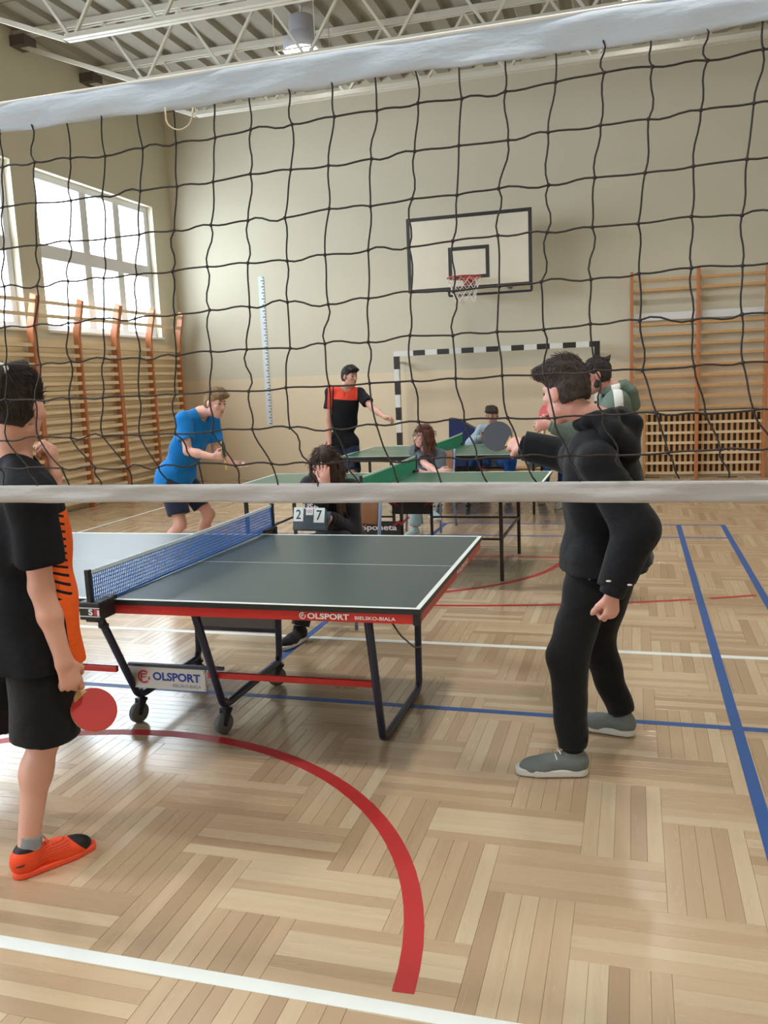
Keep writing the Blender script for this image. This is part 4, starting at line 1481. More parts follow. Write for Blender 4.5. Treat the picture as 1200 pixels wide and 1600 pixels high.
    if st == 'tied':
        q = Field()
        q.rc(H(0.0, 0.02, 0.125), H(0, -0.085, 0.10), 0.022 * hs_, 0.02 * hs_, 0.03)
        q.rc(H(0, -0.09, 0.10), H(0, -0.125, 0.03), 0.020 * hs_, 0.024 * hs_, 0.02)
        q.folds(0.003, 140, 9, 1.0)
        q.build('tied_lock', hm, ho, max(0.004, h * 0.75))
        MB().lathe(H(0, -0.088, 0.102), hf, [(0.014, -0.01), (0.024, -0.012), (0.026, 0.0), (0.024, 0.012), (0.014, 0.01)], 16).build('hair_tie', mat('pale_hair_tie', srgb(222, 222, 224), 0.5), ho, smooth=True)
    if st == 'long':
        q = Field()
        fall = unit(S.get('fall', (0, 0, -1)))
        for i in range(9):
            a = math.radians(-118 + 29.5 * i)                     # round the back from ear to ear
            x, y = 0.080 * math.sin(a), -0.012 - 0.088 * math.cos(a)
            p0, p1 = H(x, y, 0.04), H(x * 1.1, y * 1.04, -0.06)
            p2 = p1 + fall * S.get('hl', 0.13) * s + (hr * x * 0.35 + hf * (0.01 if abs(i - 4) > 2 else -0.01)) * s
            q.rc(p0, p1, 0.022 * hs_, 0.026 * hs_, 0.02); q.rc(p1, p2, 0.026 * hs_, 0.014 * hs_, 0.02)
        q.folds(0.004, 130, 3, 0.3)
        lo_ = q.build('long_strands', hm, ho, max(0.004, h * 0.75))
        strands(lo_, H(0, -0.0, -0.1), s, 500, 0.09, 0.0025, lambda p, nn: fall, hm, 9, 0.03)
    if S.get('beard'):
        q = Field()
        q.rc(H(-0.050, 0.010, -0.066), H(0, 0.056, -0.100), 0.024 * hs_, 0.026 * hs_, 0.03).rc(H(0.050, 0.010, -0.066), H(0, 0.056, -0.100), 0.024 * hs_, 0.026 * hs_, 0.03)
        q.rc(H(-0.058, -0.002, -0.03), H(-0.05, 0.010, -0.066), 0.014 * hs_, 0.022 * hs_, 0.02).rc(H(0.058, -0.002, -0.03), H(0.05, 0.010, -0.066), 0.014 * hs_, 0.022 * hs_, 0.02)
        q.rc(H(-0.02, 0.086, -0.054), H(0.02, 0.086, -0.054), 0.009 * hs_, 0.009 * hs_, 0.01)
        q.build('beard', hm, root, 0.004)
    # ---- upper garment
    tp_ = S['top']
    o_ = tp_.get('off', 0.016)
    f = Field()
    f.ell(pel, (pr, pf, pu), (0.158 * s + o_ * 1.1, 0.108 * s + o_ * 1.3, 0.125 * s + o_), 0.06)
    f.ell(mid - cu * 0.02, (cr, cf, cu), (0.144 * s + o_ * 1.4, 0.100 * s + o_ * 1.5, 0.18 * s + o_), 0.07)
    f.ell(nb - cu * 0.20 * s + cf * 0.012 * s, (cr, cf, cu), (0.154 * s + o_, 0.105 * s + o_, 0.18 * s + o_), 0.06)
    f.rc(J['L']['sh'], J['R']['sh'], 0.052 * s + o_ * 0.8, 0.052 * s + o_ * 0.8, 0.05)
    drop = tp_.get('drop', 0.13)
    if drop > 0.0:
        f.rc(pel - cr * 0.068 * s, pel - cr * 0.072 * s - pu * (drop + 0.04), 0.105 * s + o_ + 0.008, 0.112 * s + o_ + 0.012, 0.05)
        f.rc(pel + cr * 0.068 * s, pel + cr * 0.072 * s - pu * (drop + 0.04), 0.105 * s + o_ + 0.008, 0.112 * s + o_ + 0.012, 0.05)
    fr = tp_.get('sleeve', 0.6)
    for sd in 'RL':
        j = J[sd]
        f.rc(nb + cu * 0.012 * s, j['sh'], 0.036 * s + o_ * 0.7, 0.046 * s + o_ * 0.7, 0.03)
        if fr <= 1.0:
            d = unit(j['el'] - j['sh'])
            e = j['sh'] + (j['el'] - j['sh']) * (fr + 0.25)
            c = j['sh'] + (j['el'] - j['sh']) * fr
            f.rc(j['sh'], e, 0.052 * s + o_ * 0.8, 0.058 * s + o_ * 1.0, 0.03, clip=[(c, d)])
        else:
            w2 = j['el'] + (j['wr'] - j['el']) * 0.97
            f.rc(j['sh'], j['el'], 0.053 * s + o_ * 1.0, 0.045 * s + o_ * 1.2, 0.03)
            f.rc(j['el'], w2, 0.045 * s + o_ * 1.2, 0.030 * s + o_ * 1.1, 0.03, clip=[(w2, j['wr'] - j['el'])])
    f.folds(tp_.get('fold', 0.004), tp_.get('ff', 38), S.get('seed', 3), 0.6)
    hem = pel - pu * drop
    f.cut(hem, -pu)
    f.carve(nb + cu * 0.0 + cf * 0.02 * s, nb + cu * 0.2 + cf * 0.05, 0.064 * s, 0.085 * s)
    if tp_.get('vneck'):
        f.carve(nb - cu * 0.07 * s + cf * 0.13 * s, nb + cu * 0.05 + cf * 0.1, 0.028 * s, 0.05 * s)
    go = f.build(tp_.get('name', 'tshirt'), tp_['mat'], root, h, frame=(nb, (cr, cf, cu)), label=tp_.get('label'))
    if fr > 1.0:                                   # ribbed cuffs and hem
        rb = tp_.get('rib', tp_['mat'])
        for sd in 'RL':
            j = J[sd]
            d = unit(j['wr'] - j['el'])
            q = Field().rc(j['wr'] - d * 0.09, j['wr'] + d * 0.03, 0.036 * s + o_ * 0.5, 0.034 * s + o_ * 0.5, 0.01, clip=[(j['wr'] + d * 0.012, d), (j['wr'] - d * 0.07, -d)])
            q.build('cuff', rb, go, h, frame=(nb, (cr, cf, cu)))
        q = Field().rc(pel - cr * 0.06 * s, pel - cr * 0.06 * s - pu * 0.3, 0.11 * s + o_ * 0.7, 0.112 * s + o_ * 0.7, 0.05).rc(pel + cr * 0.06 * s, pel + cr * 0.06 * s - pu * 0.3, 0.11 * s + o_ * 0.7, 0.112 * s + o_ * 0.7, 0.05)
        q.cut(hem - pu * 0.035, -pu).cut(hem + pu * 0.025, pu)
        q.build('hem_band', rb, go, h, frame=(nb, (cr, cf, cu)))
    if tp_.get('hood'):
        q = Field()
        for i in range(9):
            a0, a1 = math.radians(-150 + 33.3 * i), math.radians(-150 + 33.3 * (i + 1))
            P_ = lambda a: nb + cu * (0.035 - 0.02 * math.cos(a) * -1) * s + (cr * 0.085 * math.sin(a) - cf * 0.078 * math.cos(a)) * s
            q.rc(P_(a0), P_(a1), 0.026 * s, 0.026 * s, 0.02)
        q.rc(nb - cf * 0.10 * s - cr * 0.06 * s, nb - cf * 0.12 * s - cu * 0.09 * s, 0.05 * s, 0.045 * s, 0.04)
        q.rc(nb - cf * 0.10 * s + cr * 0.06 * s, nb - cf * 0.12 * s - cu * 0.09 * s, 0.05 * s, 0.045 * s, 0.04)
        q.folds(0.004, 60, 8)
        q.build('hood', tp_['mat'], go, h, frame=(nb, (cr, cf, cu)))
    # ---- lower garment
    lo = S['bottom']
    f = Field()
    o2 = lo.get('off', 0.014)
    f.ell(pel, (pr, pf, pu), (0.158 * s + o2, 0.108 * s + o2, 0.118 * s + o2), 0.05)
    for sd in 'RL':
        j = J[sd]
        if lo['kind'] == 'shorts':
            d = unit(j['kn'] - j['hip'])
            c = j['hip'] + (j['kn'] - j['hip']) * lo.get('len', 0.85)
            f.rc(j['hip'], c + d * 0.12, 0.09 * s + o2, lo.get('wide', 0.082) * s + o2, 0.03, clip=[(c, d)])
        else:
            a2 = j['kn'] + (j['an'] - j['kn']) * lo.get('len', 0.90)
            f.rc(j['hip'], j['kn'], 0.086 * s + o2, 0.058 * s + o2 * 1.3, 0.04)
            f.rc(j['kn'], a2, 0.058 * s + o2 * 1.3, 0.046 * s + o2 * lo.get('tap', 1.0), 0.03, clip=[(a2, j['an'] - j['kn'])])
    f.folds(lo.get('fold', 0.004), 34, S.get('seed', 3) + 5, 0.8)
    if not S.get('seated'): f.cut(pel + pu * 0.11 * s, pu)
    bo = f.build(lo.get('name', lo['kind']), lo['mat'], root, h, frame=(pel, (pr, pf, pu)))
    if lo.get('cuffs'):
        for sd in 'RL':
            j = J[sd]; d = unit(j['an'] - j['kn'])
            q = Field().rc(j['an'] - d * 0.14, j['an'] + d * 0.02, 0.046 * s, 0.043 * s, 0.01, clip=[(j['an'] - d * 0.015, d), (j['an'] - d * 0.10, -d)])
            q.build('ankle_cuff', lo['mat'], bo, h)
            MB().tube([j['an'] - d * 0.105 + pr * 0.02 - pf * 0.05, j['an'] - d * 0.10 - pf * 0.062, j['an'] - d * 0.07 - pf * 0.068], 0.006, 6).build('drawcord', lo['mat'], bo, smooth=True)
    # ---- shoes
    sm = S.get('shoes')
    if sm:
        for sd in 'RL':
            j = J[sd]
            d, an = j['fd'], j['an']
            sd_ = np.cross(d, EZ)
            z0 = an[2] - 0.085 * s
            def X(a, b_, c): return np.array([an[0], an[1], z0]) + (d * (a - 0.055) + sd_ * b_ + EZ * c) * s
            bend = -0.008 if sd == 'R' else 0.008
            u = Field()
            u.ell(X(0.045, 0, 0.050), (d, sd_, EZ), (0.052 * s, 0.038 * s, 0.052 * s), 0.03)
            u.rc(X(0.045, 0, 0.060), X(0.15, bend, 0.045), 0.037 * s, 0.036 * s, 0.03)
            u.ell(X(0.19, bend, 0.030), (d, sd_, EZ), (0.085 * s, 0.048 * s, 0.042 * s), 0.03)
            u.rc(X(0.055, 0, 0.06), X(0.06, 0, 0.105), 0.038 * s, 0.037 * s, 0.02, clip=[(X(0, 0, 0.098), EZ * 1.0 - d * 0.15)])
            u.cut(X(0, 0, 0.014), -EZ)
            uo = u.build('shoe', sm['mat'], root, max(0.004, h * 0.7), frame=(X(0, 0, 0), (sd_, d, EZ)), label=sm.get('label'))
            q = Field()
            a_, b_, c_ = X(0.035, 0, 0.0), X(0.20, bend, 0.0), X(0.255, bend * 1.4, 0)
            def sole(P, a=_v(a_), b=_v(b_), c=_v(c_), z0=z0, s=s):
                def cap(p, q_, ra, rb):
                    pa = P[:, :2] - p[:2]; ba = (q_ - p)[:2]
                    t = np.clip((pa @ ba) / (ba @ ba), 0, 1)
                    return np.linalg.norm(pa - t[:, None] * ba, axis=1) - (ra + (rb - ra) * t)
                o2d = np.minimum(cap(a, b, 0.038 * s, 0.048 * s), cap(b, c, 0.048 * s, 0.036 * s))
                hz_ = sm.get('sole', 0.026) * s
                return np.maximum(o2d, np.abs(P[:, 2] - (z0 + hz_ / 2)) - hz_ / 2)
            q.pr.append((sole, _v((a_ + c_) / 2), 0.17 * s, 0.01))
            q.build('sole', sm.get('solemat', M_SOLEW), uo, max(0.004, h * 0.7))
            if h < 0.007:
                for i in range(4):
                    aa = 0.125 + 0.024 * i
                    zz = 0.082 - 0.010 * i
                    MB().tube([X(aa, -0.026, zz - 0.010), X(aa + 0.004, 0, zz + 0.001), X(aa, 0.026, zz - 0.010)], 0.0035 * s, 6).build('lace', sm.get('lace', M_SOLEW), uo, smooth=True)
                MB().tube([X(0.11, -0.03, 0.098), X(0.115, -0.012, 0.106), X(0.12, 0, 0.096), X(0.115, 0.012, 0.106), X(0.11, 0.03, 0.098)], 0.0032 * s, 6).build('lace_bow', sm.get('lace', M_SOLEW), uo, smooth=True)
            if sm.get('sock'):
                q = Field().rc(an - EZ * 0.03, an + unit(j['kn'] - an) * 0.08, 0.038 * s, 0.041 * s, 0.01, clip=[(an + unit(j['kn'] - an) * 0.055, j['kn'] - an)])
                q.build('sock', sm['sock'], root, max(0.004, h * 0.8))
    root['_j'] = 0
    del root['_j']
    return root, J, dict(c=(cr, cf, cu), H=H, hax=ax)
# ================================================================== hand-held things
def bat(label, centre, normal, handle_dir, front, back, group='table tennis bats'):
    c = np.array(centre, float); n = unit(normal)
    hd = np.array(handle_dir, float); hd = unit(hd - n * (hd @ n)); sd = np.cross(n, hd)
    t = thing('table_tennis_bat', label, 'bat', c, group)
    out = []
    for i in range(28):
        a = 2 * math.pi * i / 28
        out.append((0.075 * math.sin(a), 0.079 * math.cos(a)))
    def disc(z0, z1, sc, nm, m_):
        MB().prism([c + sd * x * sc + hd * y * sc + n * z0 for x, y in out], n * (z1 - z0)).build(nm, m_, t)
    disc(-0.003, 0.003, 1.0, 'blade', M_WOOD)
    disc(0.003, 0.0065, 0.985, 'front_rubber', front)
    disc(-0.0065, -0.003, 0.985, 'back_rubber', back)
    k = [(-0.030, 0.062), (0.030, 0.062), (0.0135, 0.088), (0.013, 0.125), (0.016, 0.172), (-0.016, 0.172), (-0.013, 0.125), (-0.0135, 0.088)]
    MB().prism([c + sd * x + hd * y - n * 0.009 for x, y in k], n * 0.018).build('handle', M_WOOD, t, bevel=0.003)
    return t
M_WOOD = mat('pale_bat_wood', srgb(206, 168, 112), 0.5)
M_RUBR = mat('red_rubber', srgb(190, 44, 40), 0.5, var=0.05)
M_RUBK = mat('dark_rubber', srgb(52, 56, 66), 0.5, var=0.05)

C_BLACK = cloth_mat('black_jersey', srgb(26, 27, 33))
C_BLACK2 = cloth_mat('black_joggers', srgb(13, 13, 15))
C_NAVY = cloth_mat('navy_shorts', srgb(34, 42, 66))
C_HOOD = cloth_mat('black_hoodie', srgb(15, 17, 23))
C_BLUE = cloth_mat('bright_blue_tee', srgb(16, 118, 196))
C_GREYT = cloth_mat('slate_grey_tee', srgb(90, 102, 112))
C_GREEN = srgb(104, 120, 110)
C_SWEAT = cloth_mat('pale_blue_grey_sweatshirt', srgb(150, 168, 184))
C_JEAN = cloth_mat('blue_denim', srgb(24, 84, 158))
C_JEANL = cloth_mat('light_denim', srgb(150, 176, 184))
C_PALE = cloth_mat('pale_top', srgb(184, 192, 202))
C_DARK = cloth_mat('dark_coat', srgb(32, 32, 40))
SH_GREY = dict(mat=cloth_mat('grey_knit_shoe', srgb(108, 116, 116), 0.8, 0.25), solemat=M_SOLEW, lace=M_SOLEW, sole=0.030)
SH_DARK = dict(mat=cloth_mat('dark_shoe', srgb(34, 34, 42)), solemat=M_SOLEW)
SH_WHITE = dict(mat=cloth_mat('white_shoe', srgb(210, 212, 214)), solemat=M_SOLEW)
def z0(x, y, z=0.085): return (x, y, z)

# --- the player on the left edge, seen from behind
def shirt1(t, r, f, u):
    front = t.math('GREATER_THAN', f, 0.035)
    arm = t.math('LESS_THAN', t.math('ABSOLUTE', r), 0.19)
    st = t.math('FRACT', t.math('MULTIPLY', t.math('ADD', u, t.math('MULTIPLY', f, 0.6)), 38.0))
    zone = t.math('MULTIPLY', t.math('GREATER_THAN', u, -0.44), t.math('LESS_THAN', f, 0.125))
    slash = t.math('MULTIPLY', t.math('LESS_THAN', st, 0.34), zone)
    low = t.math('LESS_THAN', u, -0.16)
    return t.math('MULTIPLY', t.math('MULTIPLY', front, low), t.math('MULTIPLY', arm, t.math('SUBTRACT', 1.0, slash)))
M_SHIRT1 = panel_mat('black_shirt_orange_front', srgb(18, 20, 27), srgb(250, 104, 36), shirt1)
def shoe1(t, r, f, u):
    toe = t.math('GREATER_THAN', t.math('ADD', f, t.math('MULTIPLY', u, 0.9)), 0.262)
    col = t.math('GREATER_THAN', u, 0.092)
    stripe = t.math('MULTIPLY', t.math('LESS_THAN', t.math('FRACT', t.math('MULTIPLY', u, 130.0)), 0.3), t.math('MULTIPLY', t.math('GREATER_THAN', u, 0.04), t.math('MULTIPLY', t.math('GREATER_THAN', f, 0.07), t.math('LESS_THAN', f, 0.19))))
    return t.math('MAXIMUM', t.math('MAXIMUM', toe, col), t.math('MULTIPLY', stripe, 0.45))
SH_ORANGE = dict(mat=panel_mat('orange_sport_shoe', srgb(252, 86, 46), srgb(40, 34, 40), shoe1, 0.5), solemat=mat('orange_sole', srgb(246, 84, 50), 0.5), lace=mat('orange_lace', srgb(250, 88, 50), 0.6), sole=0.022,
                 sock=cloth_mat('grey_sock', srgb(140, 146, 154)))
p1wr = at(100, 1034, 2.30)
p1lh = at(84, 742, 2.50)
body1, J1, F1 = person('player in black-and-orange shirt and orange shoes at the left edge, seen from behind', dict(
    s=1.0, ll=0.965, h=0.0055, pel=(-2.005, 2.42, 0.925), pf=(0.62, 0.78, 0), nb=at(24, 724, 2.39), cf=(0.74, 0.67, 0), hc=at(27, 632, 2.38), hf=(-0.06, 1.0, -0.14), hu=(0.1, 0.1, 1),
    hair=srgb(58, 49, 46), style='tied', nape=-0.075, sw=0.185,
    armR=dict(sh=at(50, 776, 2.28), w=p1wr, pole=(-0.8, -0.2, 0.1), hd=at(118, 1085, 2.33) - p1wr, hn=(-0.8, 0.5, 0.0), curl=[0.4, 0.9, 1.0, 1.05], tcurl=0.5),
    armL=dict(w=p1lh, pole=(-0.9, 0.2, -0.8), hd=(0.05, -0.05, 1), hn=(-0.75, -0.3, 0.1), curl=1.15, tcurl=0.7),
    legR=dict(a=(-2.0, 2.265, 0.085), pole=(0.6, 0.8, 0), fd=(0.55, 0.83, 0)),
    legL=dict(a=z0(-2.50, 2.36), pole=(0.5, 0.85, 0), fd=(0.25, 0.95, 0)),
    top=dict(mat=M_SHIRT1, off=0.026, sleeve=0.72, drop=0.205, fold=0.006, name='tshirt'),
    bottom=dict(kind='shorts', mat=cloth_mat('black_shorts', srgb(15, 16, 19)), off=0.022, len=1.02, wide=0.095), shoes=SH_ORANGE, seed=2))
bc = at(147, 1109, 2.39)
bat('red bat hanging from the hand of the player at the left edge', bc, unit(CAMP - bc) + np.array([0.25, 0, 0.45]), at(112, 1062, 2.34) - bc, M_RUBR, M_RUBK)

# --- the player in the black hoodie
p2lw = at(957, 925, 3.30)
p2rw = at(818, 697, 3.98)
PH2, J2, F2 = person('player in black hoodie and black joggers on the right, reaching forward with a bat', dict(
    s=1.0, ll=0.955, h=0.0055, pel=at(948, 868, 3.58), pf=(-0.85, 0.5, 0), nb=at(937, 668, 3.52), cf=(-0.80, 0.55, 0), hs=0.95, hc=at(884, 611, 3.50), hf=(-0.82, 0.56, -0.08), hu=(-0.12, 0.05, 1),
    hair=srgb(64, 52, 48), style='quiff', nape=-0.052, sw=0.18, skin=srgb(220, 168, 156),
    armL=dict(sh=at(935, 722, 3.36), w=p2lw, pole=(1, -0.1, -0.2), hd=(-0.05, 0, -1), hn=(-0.6, 0.6, 0), curl=1.1, tcurl=0.6),
    armR=dict(sh=at(905, 712, 3.66), w=p2rw, pole=(0.3, 1, -0.25), hd=at(795, 690, 4.06) - p2rw, hn=(0.1, 0.7, -0.4), curl=0.95, tcurl=0.6),
    legL=dict(a=onz(896, 1178, 0.09), k=at(887, 1022, 3.38), pole=(-1, 0, 0), fd=(-0.97, -0.20, 0)),
    legR=dict(a=onz(972, 1118, 0.09), pole=(-1, 0.2, 0), fd=(-0.93, 0.30, 0)),
    top=dict(mat=C_HOOD, off=0.030, sleeve=2, drop=0.04, fold=0.011, ff=24, name='hoodie', hood=True),
    bottom=dict(kind='trousers', mat=C_BLACK2, off=0.017, len=0.93, tap=0.8, fold=0.0045, cuffs=True, name='joggers'), shoes=SH_GREY, seed=4))
bc = at(777, 682, 4.14)
bat('dark bat held out by the player in the black hoodie', bc, unit(CAMP - bc) + np.array([-0.4, 0, 0.3]), p2rw - bc, M_RUBK, M_RUBR)

# --- the player in the blue shirt
p3r, p3l = at(334, 714, 6.72), at(360, 722, 6.98)
person('fair-haired player in bright blue shirt bending forward to serve at the middle table', dict(
    s=0.99, h=0.0075, pel=at(276, 742, 6.98), pf=(0.97, -0.1, 0), nb=at(312, 648, 6.95), cf=(0.93, -0.28, 0), hc=at(336, 629, 6.93), hf=(0.93, -0.25, -0.22), hu=(0.22, 0, 1),
    hair=srgb(150, 118, 84), style='short', skin=srgb(222, 174, 160),
    armR=dict(w=p3r, pole=(-0.4, -0.3, -1), hd=at(348, 712, 6.72) - p3r, hn=(0.1, 0.7, 0.3), curl=0.9, tcurl=0.5),
    armL=dict(w=p3l, pole=(-0.4, 0.3, -1), hd=at(380, 731, 6.98) - p3l, hn=(0, -0.1, 1), curl=0.15, tcurl=0.1),
    legR=dict(a=z0(-4.2, 6.82), pole=(1, -0.1, 0), fd=(1, -0.15, 0)), legL=dict(a=z0(-3.96, 7.12), pole=(1, 0.1, 0), fd=(1, 0.1, 0)),
    top=dict(mat=C_BLUE, off=0.022, sleeve=0.66, drop=0.12, fold=0.006, name='tshirt'),
    bottom=dict(kind='shorts', mat=C_NAVY, off=0.020, len=0.78), shoes=SH_DARK, seed=6))
bc = at(349, 703, 6.70)
bat('dark bat in the hand of the player in blue', bc, (0.95, 0.25, 0.1), np.array([-0.2, 0, -1.0]), M_RUBK, M_RUBK)
MBALL = MB().ellipsoid(at(380, 725.5, 6.98), (EX, EY, EZ), (0.02, 0.02, 0.02), 16, 10).build('table_tennis_ball', mat('white_ball', srgb(236, 234, 226), 0.4, var=0.02), None, smooth=True)
tag(MBALL, 'small white ball resting on the open hand of the player in blue', 'ball')

# --- standing player in black and orange
def shirt4(t, r, f, u):
    yoke = t.math('MULTIPLY', t.math('GREATER_THAN', u, t.math('MULTIPLY_ADD', t.math('ABSOLUTE', r), 0.0, -0.135)), t.math('LESS_THAN', t.math('ABSOLUTE', r), 0.15))
    slv = t.math('MULTIPLY', t.math('GREATER_THAN', f, -0.02), t.math('MULTIPLY', t.math('GREATER_THAN', r, 0.165), t.math('LESS_THAN', r, 0.225)))
    return t.math('MAXIMUM', yoke, slv)
M_SHIRT4 = panel_mat('black_shirt_orange_yoke', srgb(24, 24, 30), srgb(246, 84, 62), shirt4)
p4l, p4r = at(603, 653, 10.1), at(515, 692, 10.25)
person('dark-haired player in black shirt with orange shoulders standing by the goal', dict(
    s=1.04, h=0.009, pel=at(536, 692, 10.42), pf=(0.4, -0.92, 0), nb=at(540, 607, 10.40), cf=(0.35, -0.94, 0), hc=at(546, 588, 10.36), hf=(0.90, -0.42, -0.22), hu=(0.05, 0, 1),
    hair=srgb(38, 30, 30), style='short', skin=srgb(206, 160, 142),
    armL=dict(w=p4l, pole=(-0.1, 0.2, -1), hd=at(616, 657, 10.08) - p4l, hn=(0, -0.6, -0.4), curl=0.95, tcurl=0.5),
    armR=dict(w=p4r, pole=(-1, 0.3, 0), hd=(0.02, -0.1, -1), hn=(0.9, 0, 0), curl=0.5),
    legR=dict(a=z0(-3.72, 10.46), pole=(0.4, -0.9, 0), fd=(0.3, -0.95, 0)), legL=dict(a=z0(-3.5, 10.40), pole=(0.4, -0.9, 0), fd=(0.5, -0.85, 0)),
    top=dict(mat=M_SHIRT4, off=0.018, sleeve=0.62, drop=0.05, fold=0.004, name='tshirt', vneck=True),
    bottom=dict(kind='shorts', mat=C_NAVY, off=0.020, len=0.88), shoes=SH_DARK, seed=8))

# --- chairs
M_PLY = mat('brown_plywood', srgb(146, 92, 48), 0.4, var=0.15, scale=4, stretch=(1, 1, 8))
M_CHT = mat('blue_grey_chair_tube', srgb(120, 140, 176), 0.35, 0.2)
def chair(label, x, y, ang, seat=0.44):
    t = thing('school_chair', label, 'chair', (x, y, 0), 'school chairs')
    ca, sa = math.cos(ang), math.sin(ang)
    def Q(a, b, c): return np.array([x + ca * a - sa * b, y + sa * a + ca * b, c])      # a right, b front
    X, Y = unit(Q(1, 0, 0) - Q(0, 0, 0)), unit(Q(0, 1, 0) - Q(0, 0, 0))
    MB().obox(Q(0, 0, seat - 0.008), (X, Y, EZ), (0.19, 0.19, 0.008)).build('seat', M_PLY, t, bevel=0.006)
    bk = MB()
    pts = []
    for i in range(9):
        a = -0.19 + 0.38 * i / 8
        pts.append(Q(a, -0.235 - 0.03 * (1 - (a / 0.19) ** 2), 0))
    for i in range(8):
        p, q = pts[i], pts[i + 1]
        bk.prism([p + EZ * (seat + 0.20), q + EZ * (seat + 0.20), q + EZ * (seat + 0.40) - Y * 0.03, p + EZ * (seat + 0.40) - Y * 0.03], Y * 0.010)
    bk.build('backrest', M_PLY, t)
    for sg in (-1, 1):
        MB().tube(fillet([Q(sg * 0.205, -0.27, seat + 0.42), Q(sg * 0.2, -0.20, seat - 0.03), Q(sg * 0.19, 0.17, seat - 0.03), Q(sg * 0.20, 0.21, 0.008)], 0.05), 0.0125, 10).build('side_frame', M_CHT, t, smooth=True)
        MB().tube([Q(sg * 0.2, -0.17, seat - 0.03), Q(sg * 0.205, -0.26, 0.008)], 0.0125, 10).build('rear_leg', M_CHT, t, smooth=True)
    MB().tube([Q(-0.19, 0.15, seat - 0.035), Q(0.19, 0.15, seat - 0.035)], 0.01, 8).build('cross_tube', M_CHT, t)
    MB().tube([Q(-0.2, -0.2, seat - 0.035), Q(0.2, -0.2, seat - 0.035)], 0.01, 8).build('cross_tube', M_CHT, t)
    return t

# --- the scorekeeper
chair('brown plywood school chair under the scorekeeper', -1.93, 5.42, math.pi - 0.12)
p5r, p5l = at(511, 762, 5.00), at(517, 812, 5.02)
P5, J5, F5 = person('long-haired scorekeeper sitting behind the near table with a hand over the face', dict(
    s=0.94, h=0.007, seated=True, pel=(-1.935, 5.47, 0.555), pf=(-0.15, -1, 0), nb=at(513, 752, 5.27), cf=(-0.12, -1, 0), hc=at(508, 725, 5.13), hf=(-0.22, -0.85, -0.5), hu=(0, -0.45, 0.9),
    hair=srgb(74, 52, 44), style='long', nape=-0.10, hl=0.26, fall=(0.0, 0.05, -1), sw=0.16, fem=True, skin=srgb(216, 162, 146),
    armR=dict(w=p5r, pole=(-0.5, 0.3, -1), hd=at(503, 722, 4.99) - p5r, hn=(0.1, 1, 0.1), curl=0.12, tcurl=0.1, spread=0.05),
    armL=dict(w=p5l, pole=(0.25, 0.5, -1), hd=at(500, 812, 4.98) - p5l, hn=(-0.2, -0.9, 0.2), curl=0.6),
    legR=dict(a=(-2.05, 4.915, 0.085), k=(-1.985, 5.06, 0.50), pole=(0, -1, 0), fd=(-0.25, -1, 0)), legL=dict(a=(-2.02, 5.06, 0.62), k=(-1.80, 5.08, 0.62), pole=(0, -1, 0), fd=(-0.9, -0.3, 0.0)),
    top=dict(mat=C_DARK, off=0.018, sleeve=2, drop=0.05, fold=0.007, name='coat'),
    bottom=dict(kind='trousers', mat=cloth_mat('dark_jeans', srgb(40, 42, 52)), off=0.014, len=0.95, name='jeans'), shoes=SH_DARK, seed=12))
# flip scoreboard on the lap
sb = thing('score_flipboard', 'small dark flip scoreboard showing 2 and 7 on the lap of the scorekeeper', 'scoreboard', at(484, 812, 4.90))
sc = at(484, 812, 4.905)
Zs = unit((-0.05, -1, 0.25)); Ys = unit(EZ - Zs * (EZ @ Zs)); Xs = np.cross(Ys, Zs)
MB().obox(sc, (Xs, Ys, Zs), (0.112, 0.066, 0.006)).build('back_panel', mat('dark_grey_panel', srgb(58, 70, 80), 0.5), sb, bevel=0.003)
MB().obox(sc - Zs * 0.05 - Ys * 0.005, (Xs, unit(Ys - Zs * 0.5), unit(Zs + Ys * 0.5)), (0.11, 0.07, 0.004)).build('rear_panel', mat('dark_grey_panel', srgb(58, 70, 80), 0.5), sb)
M_CARD = mat('white_score_card', srgb(226, 234, 236), 0.5, var=0.02)
M_DIG = mat('dark_digit', srgb(34, 44, 50), 0.5)
for dx, dy, w, hh, ch, m_, nm in ((-0.074, 0.032, 0.033, 0.044, '2', M_DIG, 'score_card'), (0.0, 0.052, 0.024, 0.024, '00', mat('pink_digit', srgb(214, 130, 150), 0.5), 'set_card'), (0.066, 0.028, 0.036, 0.046, '7', M_DIG, 'score_card')):
    c = sc + Xs * dx + Ys * dy + Zs * 0.008
    cd = MB().obox(c, (Xs, Ys, Zs), (w, hh, 0.0012)).build(nm, M_CARD, sb)
    text_mesh('digit', ch, m_, cd, c + Zs * 0.0016, Xs, Ys, height=hh * (1.35 if len(ch) == 1 else 0.9), width=w * (1.0 if len(ch) == 1 else 1.4), bold=0.012)

